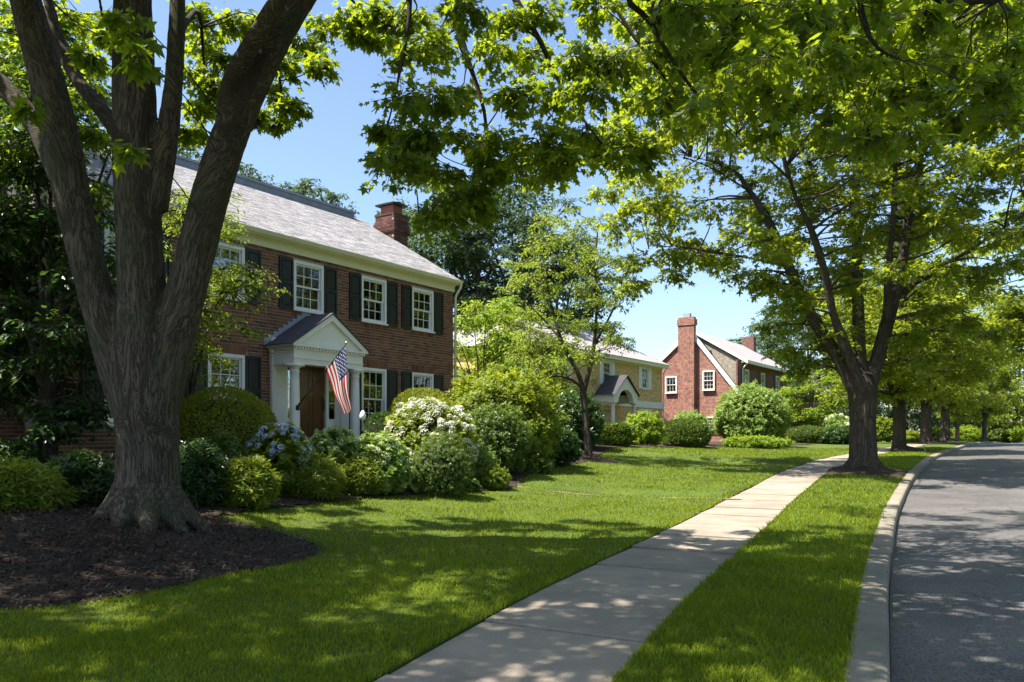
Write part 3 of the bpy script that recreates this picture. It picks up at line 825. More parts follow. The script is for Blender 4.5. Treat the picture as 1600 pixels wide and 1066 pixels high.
# shingles laid in courses on the front slope
sl = Vector((0, RK[0] - RE[0], RK[1] - RE[1])); SLN = sl.length; sl.normalize(); nrm = Vector((0, -sl.z, sl.y))
base = Vector((0, RE[0], RE[1]))
expo = .14; nrow = int(SLN / expo); V = []; Fq = []; pieces = []
for r in range(nrow + 1):
    x = -L - .30 - rng.uniform(0, .3)
    while x < .11:
        w = rng.uniform(.2, .38); a, b = max(x, -L - .30), min(x + w - .004, .13)
        if b - a > .03:
            s0 = r * expo - .015 + rng.normal(0, .002); s1 = s0 + expo * 1.55; th = rng.uniform(.008, .016)
            pieces.append((a, b, s0, min(s1, SLN), th))
        x += w
def shingle_v(a, b, s0, s1, th):
    p = lambda x, s, t: base + sl * s + nrm * t + Vector((x, 0, 0))
    return [p(a, s0, .004 + th), p(b, s0, .004 + th), p(b, s1, .006), p(a, s1, .006), p(a, s0, .0), p(b, s0, .0), p(b, s1, .0), p(a, s1, .0)]
pieces.sort(key=lambda q: (-(q[0] > -11.2) * 1, q[2] + .45 * (q[0] + 11)))
near = [q for q in pieces if -10.4 < q[0] and q[1] < -5 and q[2] < SLN - .3][:300]; nearset = set(near)
qf = [(0, 1, 2, 3), (4, 5, 1, 0), (5, 6, 2, 1), (7, 4, 0, 3)]
far = [q for q in pieces if q not in nearset]
V = [tuple(v) for q in far for v in shingle_v(*q)]
obj('shingle', npmesh('shingles', np.array(V), (np.arange(len(far))[:, None, None] * 8 + np.array(qf)[None]).reshape(-1, 4)), M['shingle'], house, kind='stuff')
for q in near:
    me = npmesh('shingle', np.array([tuple(v) for v in shingle_v(*q)]), np.array(qf)); obj('shingle', me, M['shingle'], house)
# ridge cap: layered metal
rc = MB(); rx0, rx1 = -L - .3, -.55
rc.box(rx0, rx1, RK[0] - .16, RK[0] + .16, RK[1] - .10, RK[1] + .10)
rc.box(rx0, rx1 + .03, RK[0] - .22, RK[0] + .22, RK[1] + .101, RK[1] + .17)
rc.build('ridge_cap', M['flash'], house)
rc = MB(); rc.prism([(RK[0] - .22, RK[1] - .11), (RK[0], RK[1] + .03), (RK[0] + .22, RK[1] - .11)], -.52, .14, 'x'); rc.build('ridge_cap', M['shingle'], house)
# chimney with brick courses on its two visible sides
chx0, chx1, chy0, chy1, chz = .02, .74, 2.7, 3.6, hz(7.95)
ch = MB(); ch.box(chx0, chx1, chy0, chy1, -.5, chz); cho = ch.build('chimney', M['mortar'], house)
arr = []
z = 3.5; r = 0
def ring_bricks(x0, x1, y0, y1, z, r, arr, out=.0):
    x = x0 - out; off = .105 * (r % 2); k = x0 - out - off
    while k < x1 + out:
        a, b = max(k, x0 - out), min(k + .2, x1 + out)
        if b - a > .03: arr.append((a, b, y0 - .009 - out, y0 + .02, z, z + .065)); arr.append((a, b, y1 - .02, y1 + .009 + out, z, z + .065))
        k += .21
    k = y0 - out - off + .1
    while k < y1 + out:
        a, b = max(k, y0 + .021 - out), min(k + .2, y1 - .021 + out)
        if b - a > .03: arr.append((x0 - .009 - out, x0 + .02, a, b, z, z + .065)); arr.append((x1 - .02, x1 + .009 + out, a, b, z, z + .065))
        k += .21
while z < chz - .02:
    up = chz - z; out = .055 if .28 < up < .62 else (.03 if .2 < up < .7 else 0)
    ring_bricks(chx0, chx1, chy0, chy1, z, r, arr, out); z += .075; r += 1
obj('brick', boxes_mesh('chimney_bricks', arr), M['brick_dark'], cho, kind='stuff')
MB().box(chx0 - .06, chx1 + .06, chy0 - .06, chy1 + .06, chz - .62, chz - .60).box(chx0 - .03, chx1 + .03, chy0 - .03, chy1 + .03, chz + .0, chz + .05).build('crown', M['brick_dark'], cho)
MB().box(chx0 + .12, chx1 - .12, chy0 + .15, chy1 - .15, chz + .051, chz + .38).build('flue', M['terracotta'], cho)
MB().box(chx0 - .02, chx1 + .02, chy0 - .0, chy1 + .0, chz + .381, chz + .44).prism([(chx0 + .02, chz + .441), (chx1 - .02, chz + .441), ((chx0 + chx1) / 2, chz + .52)], chy0 + .06, chy1 - .06, 'y').build('chimney_cap', M['metal'], cho)
MB().box(chx0 - .02, chx1 + .03, chy0 - .10, chy0 - .012, hz(6.2), hz(6.62)).build('flashing', M['flash'], cho)

# entrance: panelled surround, door, sidelights
en = MB(); ey = -.10
sx0, sx1 = -7.62, -4.98
dz1 = hz(2.02)
wall_cells(en, sx0, sx1, .35, dz1 + .55, [(door_x - .50, door_x + .50, .5, hz(1.90)), (door_x - .86, door_x - .58, 1.15, hz(1.85)), (door_x + .58, door_x + .86, 1.15, hz(1.85))], ey, -.012)
for x in (sx0 + .12, sx1 - .12): en.box(x - .15, x + .15, ey - .05, ey - .001, .35, dz1 + .12).box(x - .19, x + .19, ey - .08, ey - .001, dz1 + .121, dz1 + .22).box(x - .19, x + .19, ey - .07, ey - .001, .2, .349)
for x in (door_x - .72, door_x + .72): en.box(x - .13, x + .13, ey - .02, ey - .001, .55, 1.05)
en.build('door_surround', M['white'], house)
dr = MB(); dy = -.04; dw = .48
dr.box(door_x - dw, door_x + dw, dy, dy + .04, .5, hz(1.89))
dh = hz(1.89) - .5
for zc0, zc1 in ((.12, .32), (.38, .62), (.68, .93)):
    for s in (-1, 1):
        a, b = (door_x - .40, door_x - .06) if s < 0 else (door_x + .06, door_x + .40)
        for (p, q, u, v2) in ((a, b, zc0, zc0 + .012), (a, b, zc1 - .012, zc1)): dr.box(p, q, dy - .014, dy - .001, .5 + dh * u, .5 + dh * v2)
        dr.box(a, a + .03, dy - .014, dy - .001, .5 + dh * (zc0 + .012), .5 + dh * (zc1 - .012)); dr.box(b - .03, b, dy - .014, dy - .001, .5 + dh * (zc0 + .012), .5 + dh * (zc1 - .012))
door = dr.build('door', M['door'], house)
MB().tube([(door_x + .42, dy - .06, 1.42), (door_x + .42, dy - .075, 1.55), (door_x + .42, dy - .06, 1.72)], .014, 6).box(door_x + .39, door_x + .45, dy - .012, dy - .0, 1.38, 1.80).build('handle', M['metal'], door)
for x in (door_x - .72, door_x + .72):
    s = MB(); zb, zt = 1.15, hz(1.85)
    s.box(x - .14, x - .11, ey + .01, ey + .06, zb, zt).box(x + .11, x + .14, ey + .01, ey + .06, zb, zt)
    for q in np.linspace(zb, zt - .03, 4): s.box(x - .11, x + .11, ey + .01, ey + .06, q, q + .03)
    so_ = s.build('sidelight', M['white'], house)
    zz = np.linspace(zb, zt - .03, 4)
    for a, b in zip(zz[:-1], zz[1:]): MB().box(x - .11, x + .11, ey + .03, ey + .034, a + .03, b).build('pane', M['glass'], so_)
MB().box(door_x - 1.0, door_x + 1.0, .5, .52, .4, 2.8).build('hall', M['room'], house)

# portico
pc = -6.42; pw = 1.30; pq = .95
ez0, ez1 = hz(1.84), hz(2.34); ap = hz(3.22)
po = thing('unused', None, None) if False else None
pt = MB()
pt.box(pc - pw + .09, pc + pw - .09, -pq, -pq + .30, ez0, ez1 - .13)
pt.box(pc - pw + .09, pc - pw + .39, -pq + .301, -.001, ez0, ez1 - .13); pt.box(pc + pw - .39, pc + pw - .09, -pq + .301, -.001, ez0, ez1 - .13)
pt.box(pc - pw + .05, pc + pw - .05, -pq - .04, -.001, ez1 - .129, ez1 - .06)
pt.box(pc - pw + .07, pc + pw - .07, -pq - .025, -pq - .001, ez0 + .14, ez0 + .165)
pt.box(pc - pw - .02, pc + pw + .02, -pq - .10, -.001, ez1 - .059, ez1)
portico = pt.build('portico', M['white'], house)
dn = MB()
x = pc - pw + .08
while x < pc + pw - .1:
    dn.box(x, x + .05, -pq - .075, -pq - .041, ez1 - .115, ez1 - .062); x += .10
dn.build('dentil', M['white'], portico, kind='stuff')
MB().box(pc - pw + .395, pc + pw - .395, -pq + .301, -.001, ez0 + .2, ez0 + .22).build('ceiling', M['white'], portico)
sh = ap - ez1; half = pw + .06
MB().prism([(pc - half + .22, ez1 + .001), (pc + half - .22, ez1 + .001), (pc, ap - .15)], -pq - .01, -pq + .05, 'y').build('pediment', M['white'], portico)
rk = MB(); ln = math.hypot(half, sh); nx_, nz_ = sh / ln, half / ln
for s in (-1, 1):
    a = (pc + s * half, ez1 + .002); b = (pc, ap + .0)
    th = .12
    rk.prism([a, (pc + s * (half - .25), ez1 + .002), (pc, ap - .17), b] if s > 0 else [(pc - half + .25, ez1 + .002), a, b, (pc, ap - .17)][::1], -pq - .10, -pq - .012, 'y')
rk.build('raking_cornice', M['white'], portico)
pr = MB()
for s in (-1, 1):
    o_ = [(pc + s * (half + .03), ez1 + .0), (pc, ap + .04), (pc, ap + .002), (pc + s * (half - .03), ez1 + .002)]
    pr.prism(o_ if s > 0 else o_[::-1], -pq - .13, -.001, 'y')
pr.build('porch_roof', M['dark_roof'], portico)
fl = MB()
for s in (-1, 1):
    for i in range(9):
        u0, u1 = i / 9, (i + 1) / 9; xa = pc + s * (half + .03) * (1 - u0); xb = pc + s * (half + .03) * (1 - u1) * 1.0
        za = ez1 + (ap + .04 - ez1) * u0; zb = ez1 + (ap + .04 - ez1) * u1
        fl.box(min(xa, xb), max(xa, xb), -.028, -.012, za + .01, zb + .09)
fl.build('step_flashing', M['lead'], portico)
def column(x, y, name='column', z0=.5, z1=None, r=.135, parent=None):
    z1 = z1 if z1 is not None else ez0
    h = z1 - z0; m = MB()
    m.box(x - r * 1.5, x + r * 1.5, y - r * 1.5, y + r * 1.5, z0, z0 + .07)
    pf = [(r * 1.35, .071), (r * 1.42, .10), (r * 1.3, .13), (r * 1.08, .145), (r, .2)] + [(r * (1 - .15 * ((t) ** 1.6)), .2 + (h - .42) * t) for t in np.linspace(.1, 1, 8)] + [(r * .95, h - .205), (r * .95, h - .185), (r * .86, h - .18), (r * .86, h - .12), (r * 1.15, h - .085), (r * 1.2, h - .065)]
    m.lathe(pf, (x, y, z0), 24)
    m.box(x - r * 1.35, x + r * 1.35, y - r * 1.35, y + r * 1.35, z1 - .064, z1 - .001)
    me = m.mesh('column', True)
    return obj(name, me, M['white'], parent)
for s in (-1, 1): column(pc + s * (pw - .24), -pq + .15, parent=portico)
st = MB(); st.box(pc - pw, pc + pw, -pq - .1, -.011, -.4, .5); st.box(pc - .9, pc + .9, -pq - .45, -pq - .101, -.4, .33).box(pc - .9, pc + .9, -pq - .8, -pq - .451, -.4, .16)
st.build('porch_step', M['brick_dark'], portico)

# ---- the lower wing at the far left, dark behind the evergreen
wing = thing('brick_wing', 'shaded low brick side wing behind the dark trees at the left', 'house wing', house.location, HA)
wops = [(-15.25, -14.2, 1.0, 1.95)]
mb = MB(); wall_cells(mb, -20, -13.001, -.6, 5.0, wops, 1.2, 1.32); mb.build('wall', M['mortar'], wing)
brick_wall(wing, 'brick', -20, -13.0, .0, 5.0, [(-15.25, -14.2, .95, 1.95)], 1.2)
window(wing, -14.725, 1.0, 1.95, 1.05, 3, 2, 1.2)
MB().prism([(.8, 5.0), (5, 7.2), (9, 5.0), (5, 4.9)], -20.3, -13.02, 'x').build('roof', M['dark_roof'], wing)

# ---- flag on a slanting pole bracketed to the left column
pa, pb = P(468, 631, 19.55), P(541, 538, 18.9)
flag = thing('flag', 'red, white and blue stars and stripes flag hanging from a slanting pole on the porch', 'flag', tuple(pa))
o0 = Vector(pa)
MB().tube([Vector(pa) - o0, Vector(pb) - o0], [.014, .011], 8).build('pole', M['metal'], flag)
fp = MB(); fp.lathe([(.004, -.02), (.02, 0), (.03, .03), (.02, .055), (.003, .07)], tuple(Vector(pb) - o0), 10); fp.build('finial', M['brass'], flag, smooth=True)
MB().tube([Vector(pa) - o0 + Vector((-.06, .06, -.12)), Vector(pa) - o0 + Vector((0, 0, .02))], .022, 8).box(-.10, -.02, .02, .10, -.16, -.03).build('bracket', M['metal'], flag)
T_ = Vector(P(540, 543, 18.93)); Bt = Vector(P(508, 577, 19.2)); F0 = Vector(P(547, 640, 18.95)); F1 = Vector(P(535, 645, 19.15))
nu, nv = 57, 39
vv = []
for j in range(nv + 1):
    v = j / nv; H = T_.lerp(Bt, v); E = F0.lerp(F1, v)
    for i in range(nu + 1):
        u = i / nu
        p = H.lerp(E, u)
        fold = math.sin(v * 17 + u * 2.0) * .045 * (u ** .7) + math.sin(v * 7 - u * 3) * .03 * u
        p = p + Vector((math.sin(v * 9 + 1 + 2 * u) * .035 * u * (1 - u) + .03 * math.sin(u * 8) * u, -.02 - fold, -.06 * math.sin(math.pi * v) * u))
        vv.append(p - o0)
ff = []; mi = []
for j in range(nv):
    for i in range(nu):
        ff.append((j * (nu + 1) + i, j * (nu + 1) + i + 1, (j + 1) * (nu + 1) + i + 1, (j + 1) * (nu + 1) + i))
        stripe = int(j / nv * 13)
        mi.append(2 if (i < nu * .42 and stripe < 7) else (0 if stripe % 2 == 0 else 1))
me = bpy.data.meshes.new('cloth'); me.from_pydata([tuple(p) for p in vv], [], ff)
def cloth(name, c):
    m, nt, out = nmat(name); b = nd(nt, 'ShaderNodeBsdfPrincipled'); b.inputs['Base Color'].default_value = (*c, 1); b.inputs['Roughness'].default_value = .8
    t = nd(nt, 'ShaderNodeBsdfTranslucent'); t.inputs[0].default_value = (*c, 1); mx = nd(nt, 'ShaderNodeMixShader', i_0=.35)
    nt.links.new(b.outputs[0], mx.inputs[1]); nt.links.new(t.outputs[0], mx.inputs[2]); nt.links.new(mx.outputs[0], out.inputs[0]); return m
for nm, cc in (('flag_red', (.45, .015, .03)), ('flag_white', (.8, .78, .76)), ('flag_blue', (.02, .04, .16))): me.materials.append(cloth(nm, cc))
me.polygons.foreach_set('material_index', np.array(mi, np.int32)); me.polygons.foreach_set('use_smooth', np.ones(len(ff), bool)); me.update()
cl_o = obj('cloth', me, None, flag)
sm = MB()
for r_ in range(9):
    for c_ in range(6 if r_ % 2 == 0 else 5):
        u = .42 * ((c_ + (.5 if r_ % 2 == 0 else 1.0)) / 6); v = 7 / 13 * (r_ + .5) / 9
        i, j = int(u * nu), int(v * nv); p = vv[j * (nu + 1) + i]; du = (vv[j * (nu + 1) + i + 1] - p).normalized(); dv = (vv[(j + 1) * (nu + 1) + i] - p).normalized()
        n_ = du.cross(dv).normalized()
        if n_.y > 0: n_ = -n_
        for side in (1, -1):
            pts = []
            for k in range(10):
                a = math.pi / 5 * k; rr = .020 if k % 2 == 0 else .009
                pts.append(p + n_ * .004 * side + du * math.cos(a) * rr + dv * math.sin(a) * rr)
            sm.add(pts, [tuple(range(10))])
sm.build('star', M['white'], cl_o, kind='stuff')

# ---- yellow brick house
yh = thing('yellow_brick_house', 'tan brick two-storey house with white shutters and arched gable porch', 'house', (9.75, 52.0, .75), HA)
k_ = .85; hy = lambda e: e + EYE - .75
wl_ = MB(); yo = [(-2.65 - .5, -2.65 + .5, hy(2.95), hy(4.3)), (-7.75 - .5, -7.75 + .5, hy(2.95), hy(4.3)), (-12.7 - .5, -12.7 + .5, hy(2.95), hy(4.3)), (-2.6 - .55, -2.6 + .55, hy(.1), hy(1.7)), (-8.2, -7.2, hy(-.6), hy(1.5)), (-13.2, -12.2, hy(-.1), hy(1.55))]
wall_cells(wl_, -15.5, 0, -1, hy(4.42), yo, 0, .12); wl_.box(-.12, -.001, .121, 8, -1, hy(4.42)); wl_.box(-15.5, -15.38, .121, 8, -1, hy(4.42))
me = wl_.mesh('wall'); uvbox(me); obj('wall', me, M['tan'], yh)
for i, o_ in enumerate(yo):
    if i == 4: continue
    window(yh, (o_[0] + o_[1]) / 2, o_[2], o_[3], o_[1] - o_[0], 3, 4, 0)
    for s in (-1, 1): shutter(yh, (o_[0] + o_[1]) / 2 + s * ((o_[1] - o_[0]) / 2 + .22), o_[2], o_[3], .40, 0, 'white')
MB().box(-15.5, .03, -.05, -.001, hy(1.78), hy(2.18)).build('string_course', M['white'], yh)
MB().box(-15.8, .3, -.35, .15, hy(4.421), hy(4.45)).box(-15.8, .3, -.37, -.351, hy(4.40), hy(4.62)).box(-15.5, .02, -.04, -.001, hy(4.15) + .16, hy(4.42)).build('cornice', M['cream'], yh)
MB().tube([(.1, -.33, hy(4.45)), (.05, -.1, hy(4.1)), (.05, -.08, -.8)], .045, 8).build('downspout', M['white'], yh)
hp = MB(); zr = hy(4.63); X0, X1, Y0, Y1 = -15.85, .35, -.42, 8.4; rz = hy(7.0); ym = 4.0
hp.add([(X0, Y0, zr), (X1, Y0, zr), (X1, Y1, zr), (X0, Y1, zr), (X0 + 3.4, ym, rz), (X1 - 3.4, ym, rz)], [(0, 1, 5, 4), (1, 2, 5), (2, 3, 4, 5), (3, 0, 4), (3, 2, 1, 0)])
hp.build('roof', M['farroof'], yh)
ac = -7.7; aw = 1.5; aq = 1.2
MB().box(ac - 1.0, ac + 1.0, -.02, -.001, -.5, hy(1.4)).build('arch_recess', M['tan'], yh)
ym_ = MB(); zb0, zb1 = hy(1.90), hy(2.38)
ym_.box(ac - aw, ac - aw + .3, -aq + .301, 0 - .02, zb0, zb1); ym_.box(ac + aw - .3, ac + aw, -aq + .301, -.02, zb0, zb1)
# arched front of the pediment
pts = [(ac - aw, zb0), (ac - .95, zb0)] + [(ac - .95 * math.cos(a), zb0 + .72 * math.sin(a)) for a in np.linspace(.15, math.pi - .15, 13)] + [(ac + .95, zb0), (ac + aw, zb0), (ac + aw, zb1), (ac, zb1 + .98), (ac - aw, zb1)]
ym_.prism(pts, -aq, -aq + .3, 'y')
ypo = ym_.build('portico', M['white'], yh)
pr = MB()
for s in (-1, 1):
    o_ = [(ac + s * (aw + .12), zb1 - .08), (ac, zb1 + 1.08), (ac, zb1 + 1.0), (ac + s * (aw + .02), zb1 + .0)]
    pr.prism(o_ if s > 0 else o_[::-1], -aq - .12, -.001, 'y')
pr.build('porch_roof', M['dark_roof'], ypo)
for s in (-1, 1): column(ac + s * (aw - .18), -aq + .16, z0=hy(-.9), z1=zb0, r=.13, parent=ypo)

# ---- red brick house with steep gable end and shingled dormer
rh = thing('gabled_brick_house', 'rose red brick house with steep gable end, end chimney and shingled dormer', 'house', (16.3, 58.0, .85), HA)
hr = lambda e: e + EYE - .85
gp = [(0, -1.2), (0, hr(3.2)), (3.55, hr(7.65)), (6.7, hr(4.95)), (6.9, hr(4.4)), (6.9, -1.2)]
gops = [(1.62, 2.55, hr(3.42), hr(4.86), 3, 4), (4.55, 5.5, hr(3.3), hr(4.55), 3, 2), (1.15, 2.25, hr(.45), hr(1.45), 3, 4)]
m_ = MB(); m_.prism(gp, .0, .15, 'x'); me = m_.mesh('wall'); uvbox(me); obj('wall', me, M['redfar'], rh)
m_ = MB(); fo_ = [(1.6, 2.8, hr(3.45), hr(5.0)), (5.6, 6.8, hr(3.45), hr(5.0)), (9.6, 10.8, hr(3.45), hr(5.0)), (1.5, 2.9, .4, 2.1), (9.4, 10.8, .4, 2.1)]
wall_cells(m_, .151, 13, -1.2, hr(5.55), fo_, 0, .12); m_.box(12.87, 13, .121, 6.9, -1.2, hr(5.5)); me = m_.mesh('wall'); uvbox(me); obj('wall', me, M['brownshadefar'], rh)
for i, o_ in enumerate(fo_):
    window(rh, (o_[0] + o_[1]) / 2, o_[2], o_[3], 1.1 if i < 3 else 1.4, 2, 4, -.002)
    if i < 3:
        for s in (-1, 1): shutter(rh, (o_[0] + o_[1]) / 2 + s * .83, o_[2], o_[3], .46, 0)
# gable windows: built facing -y then turned to face the gable side
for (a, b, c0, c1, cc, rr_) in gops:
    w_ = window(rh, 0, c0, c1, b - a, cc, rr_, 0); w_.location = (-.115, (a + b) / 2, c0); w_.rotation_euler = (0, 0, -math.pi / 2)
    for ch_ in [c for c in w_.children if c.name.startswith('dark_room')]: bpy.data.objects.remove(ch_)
    m_ = MB().box(-(b - a) / 2 + .06, (b - a) / 2 - .06,   .100, .104, .04, c1 - c0 - .06).build('reflection_backing', M['curtain'] if 'curtain' in M else M['blind'], w_)  # pale sheet behind the panes stands in for reflected sky
MB().box(-.06, -.001, 3.9, 4.6 + .35, hr(3.86), hr(4.2)).build('wall_plaque', M['white'], rh)
cm = MB()
cm.prism([(3.1, -1.2), (4.35, -1.2), (4.35, hr(8.9)), (3.1, hr(8.9))], -.42, -.001, 'x'); cm.box(-.48, .12, 3.04, 4.41, hr(8.3), hr(8.75)); me = cm.mesh('chimney'); uvbox(me)
co_ = obj('chimney', me, M['redfar'], rh); MB().box(-.35, .0, 3.45, 4.0, hr(8.901), hr(9.2)).build('flue', M['lead'], co_)
# white rake boards
rb = MB()
def rake(y0, z0, y1, z1, w=.26):
    d = Vector((y1 - y0, z1 - z0)).normalized(); n = Vector((-d.y, d.x)); n = n if n.y > 0 else -n
    rb.prism([(y0, z0), (y1, z1), (y1 + n.x * w, z1 + n.y * w), (y0 + n.x * w, z0 + n.y * w)], -.16, .06, 'x')
rake(-.15, hr(2.95), 3.5, hr(7.62)); rake(3.6, hr(7.62), 6.95, hr(4.72))
rb.build('rake_board', M['white'], rh)
ro = MB()   # steep front slope visible beside the dormer, then the long dormer roof and the back slope
ro.prism([(-.25, hr(2.95)), (3.55, hr(7.85)), (3.55, hr(7.6)), (-.05, hr(2.85))], .061, 1.3, 'x')
ro.prism([(3.551, hr(7.9)), (7.2, hr(4.75)), (7.0, hr(4.65)), (3.551, hr(7.6))], .061, 13.1, 'x')
ro.build('roof', M['dark_roof'], rh)
ro = MB(); ro.prism([(-.45, hr(5.56)), (3.6, hr(8.0)), (3.6, hr(7.8)), (-.2, hr(5.50))], 1.0, 13.3, 'x'); ro.build('dormer_roof', M['farroof'], rh)
m_ = MB(); m_.prism([(0.0, hr(2.9)), (0.0, hr(5.5)), (3.5, hr(7.72)), (3.5, hr(6.9))], 1.15, 1.28, 'x'); me = m_.mesh('dormer_wall'); uvbox(me); obj('dormer_wall', me, M['greyshingle'], rh)
m_ = MB(); m_.prism([(-.47, hr(5.36)), (-.47, hr(5.60)), (3.5, hr(7.98)), (3.5, hr(7.74))], .94, .999, 'x'); m_.box(.94, 13.3, -.50, -.471, hr(5.36), hr(5.60)); m_.box(1.0, 13.3, -.46, -.02, hr(5.44), hr(5.50)); m_.build('fascia', M['white'], rh)
MB().tube([(1.12, -.42, hr(5.4)), (1.1, -.08, hr(5.0)), (1.1, -.07, -.6)], .05, 8).build('downspout', M['white'], rh)
c2 = MB(); c2.box(12.2, 12.9, 2.6, 3.6, hr(5), hr(8.7)); me = c2.mesh('chimney'); uvbox(me); obj('chimney', me, M['brownshadefar'], rh)
MB().box(-.5, -.02, 1.0, 6.4, -1.0, hr(-.9)).build('base_course', M['kerb'], rh)

# ---- the far brick house glimpsed between the street trees
fh = thing('far_brick_house', 'low red brick house glimpsed behind the street tree trunks', 'house', (38.5, 88.0, .8), HA)
m_ = MB(); ops_ = [(-9, -7.8, 1.2, 2.6), (-4, -2.8, 1.2, 2.6)]
wall_cells(m_, -12, 0, -1.5, 4.6, ops_, 0, .15); m_.box(-12, -11.85, .151, 8, -1.5, 4.6); m_.prism([(0, 4.6), (8, 4.6), (4, 7.4)], -12, -11.85, 'x'); me = m_.mesh('wall'); uvbox(me); obj('wall', me, M['redfar'], fh)
for o_ in ops_: window(fh, (o_[0] + o_[1]) / 2, o_[2], o_[3], 1.2, 3, 4, 0)
MB().prism([(-.5, 4.4), (4, 7.5), (8.5, 4.4)], -12.3, .3, 'x').build('roof', M['farroof'], fh)

# ------------------------------------------------------------------ foliage
def unit(a): return a / np.maximum(np.linalg.norm(a, axis=-1, keepdims=True), 1e-9)

def tmpl_maple():
    h = [(0.10, -.02), (.30, .02), (.44, .10), (.33, .22), (.40, .34), (.60, .56), (.40, .54), (.26, .52), (.20, .70), (.13, .80)]
    # reduced five-lobed outline
    out = [(0, 0), (.40, .06), (.24, .26), (.56, .58), (.20, .56), (0, 1.0), (-.20, .56), (-.56, .58), (-.24, .26), (-.40, .06)]
    v = [(0, .34, -.03)] + [(x, y, .06 * abs(x) - .10 * (y > .9) - .08 * (abs(x) > .5)) for x, y in out]
    f = [(0, 1 + i, 1 + (i + 1) % 10) for i in range(10)]
    return np.array(v, float), np.array(f)
TM = tmpl_maple()
T3V = (np.array([(0, 0, 0), (.12, .28, 0), (.52, .55, -.06), (.14, .5, .02), (0, 1, -.1), (-.14, .5, .02), (-.52, .55, -.06), (-.12, .28, 0)], float), np.array([(0, 2, 3), (0, 3, 5), (3, 4, 5), (0, 5, 6)]))
TS = (np.array([(0, 0, 0), (.26, .42, .05), (0, 1, -.06), (-.26, .42, .05)], float), np.array([(0, 1, 2), (0, 2, 3)]))       # simple pointed leaf
TL = (np.array([(0, 0, 0), (.15, .4, .04), (0, 1, -.08), (-.15, .4, .04)], float), np.array([(0, 1, 2), (0, 2, 3)]))        # long narrow leaf
T1T = (np.array([(-.2, 0, 0), (.2, 0, 0), (0, 1, 0)], float), np.array([(0, 1, 2)]))                                       # needle / tiny leaf
TR = (np.array([(0, 0, 0), (.36, .25, .05), (.34, .7, .0), (0, 1, -.08), (-.34, .7, .0), (-.36, .25, .05)], float), np.array([(0, 1, 2), (0, 2, 3), (0, 3, 4), (0, 4, 5)]))

def leaf_arrays(pos, ax, nr, size, T):
    tv, tf = T; ax = unit(ax); nr = unit(nr - ax * (nr * ax).sum(-1, keepdims=True)); sd_ = np.cross(ax, nr)
    fr_ = np.stack([sd_, ax, nr], 1)                                   # (N,3 basis,3)
    v = pos[:, None, :] + np.einsum('kb,nbc->nkc', tv, fr_) * np.asarray(size).reshape(-1, 1, 1)
    f = (np.arange(len(pos))[:, None, None] * len(tv) + tf[None]).reshape(-1, tf.shape[1])
    return v.reshape(-1, 3), f
def leaf_obj(name, pos, ax, nr, size, T, mat, parent, origin, kind='stuff', rv=None, **kw):
    v, f = leaf_arrays(pos - origin, ax, nr, size, T)
    r_ = rng.uniform(0, 1, len(pos)) if rv is None else rv
    return obj(name, npmesh(name, v, f, np.repeat(r_, len(T[1]))), mat, parent, kind=kind, **kw)

def twig_mesh(A, B, r0, r1, origin, name='twigs'):
    d = unit(B - A); o_ = np.where(np.abs(d[:, 2:3]) > .9, [[1., 0, 0]], [[0, 0, 1.]]); u = unit(np.cross(d, o_)); w = np.cross(d, u)
    vs = []
    for C, r in ((A, r0), (B, r1)):
        for k in range(3):
            a = 2 * math.pi * k / 3; vs.append(C + (u * math.cos(a) + w * math.sin(a)) * np.asarray(r).reshape(-1, 1) - origin)
    v = np.stack(vs, 1).reshape(-1, 3); b = np.arange(len(A))[:, None, None] * 6
    f = (b + np.array([(0, 1, 4, 3), (1, 2, 5, 4), (2, 0, 3, 5)])[None]).reshape(-1, 4)
    return npmesh(name, v, f)

def sprays(cen, rad, per, k, spread=.07, droop=.25, down=.35, flat=.55):
    """cen (N,3), rad (N,3): drooping leafy sprays radiating from each clump centre"""
    cen = np.atleast_2d(cen); rad = np.broadcast_to(rad, cen.shape)
    c = np.repeat(cen, per, 0); r = np.repeat(rad, per, 0); n = len(c)
    d = rng.normal(0, 1, (n, 3)); d[:, 2] *= flat; d = unit(d)
    A = c + d * r * .08; B = c + d * r * rng.uniform(.65, 1.05, (n, 1)); B[:, 2] -= droop * np.linalg.norm(B - A, axis=1)
    t = np.linspace(.22, 1.02, k)[None, :] + rng.normal(0, .03, (n, k))
    sg = np.where(np.arange(k) % 2 == 0, 1., -1.)[None, :]
    dirs = unit(B - A); sv = unit(np.cross(dirs, [0, 0, 1.]) + rng.normal(0, .12, (n, 3)))
    pos = A[:, None] + (B - A)[:, None] * t[..., None] + sv[:, None] * (sg * rng.uniform(.1, 1, (n, k)) * spread)[..., None] + rng.normal(0, spread * .35, (n, k, 3))
    ax = dirs[:, None] * .55 + sv[:, None] * (sg * .75)[..., None] + rng.normal(0, .3, (n, k, 3)); ax[..., 2] -= down
    nr = np.array([0, 0, 1.]) + rng.normal(0, .42, (n, k, 3))
    return pos.reshape(-1, 3), ax.reshape(-1, 3), nr.reshape(-1, 3), A, B

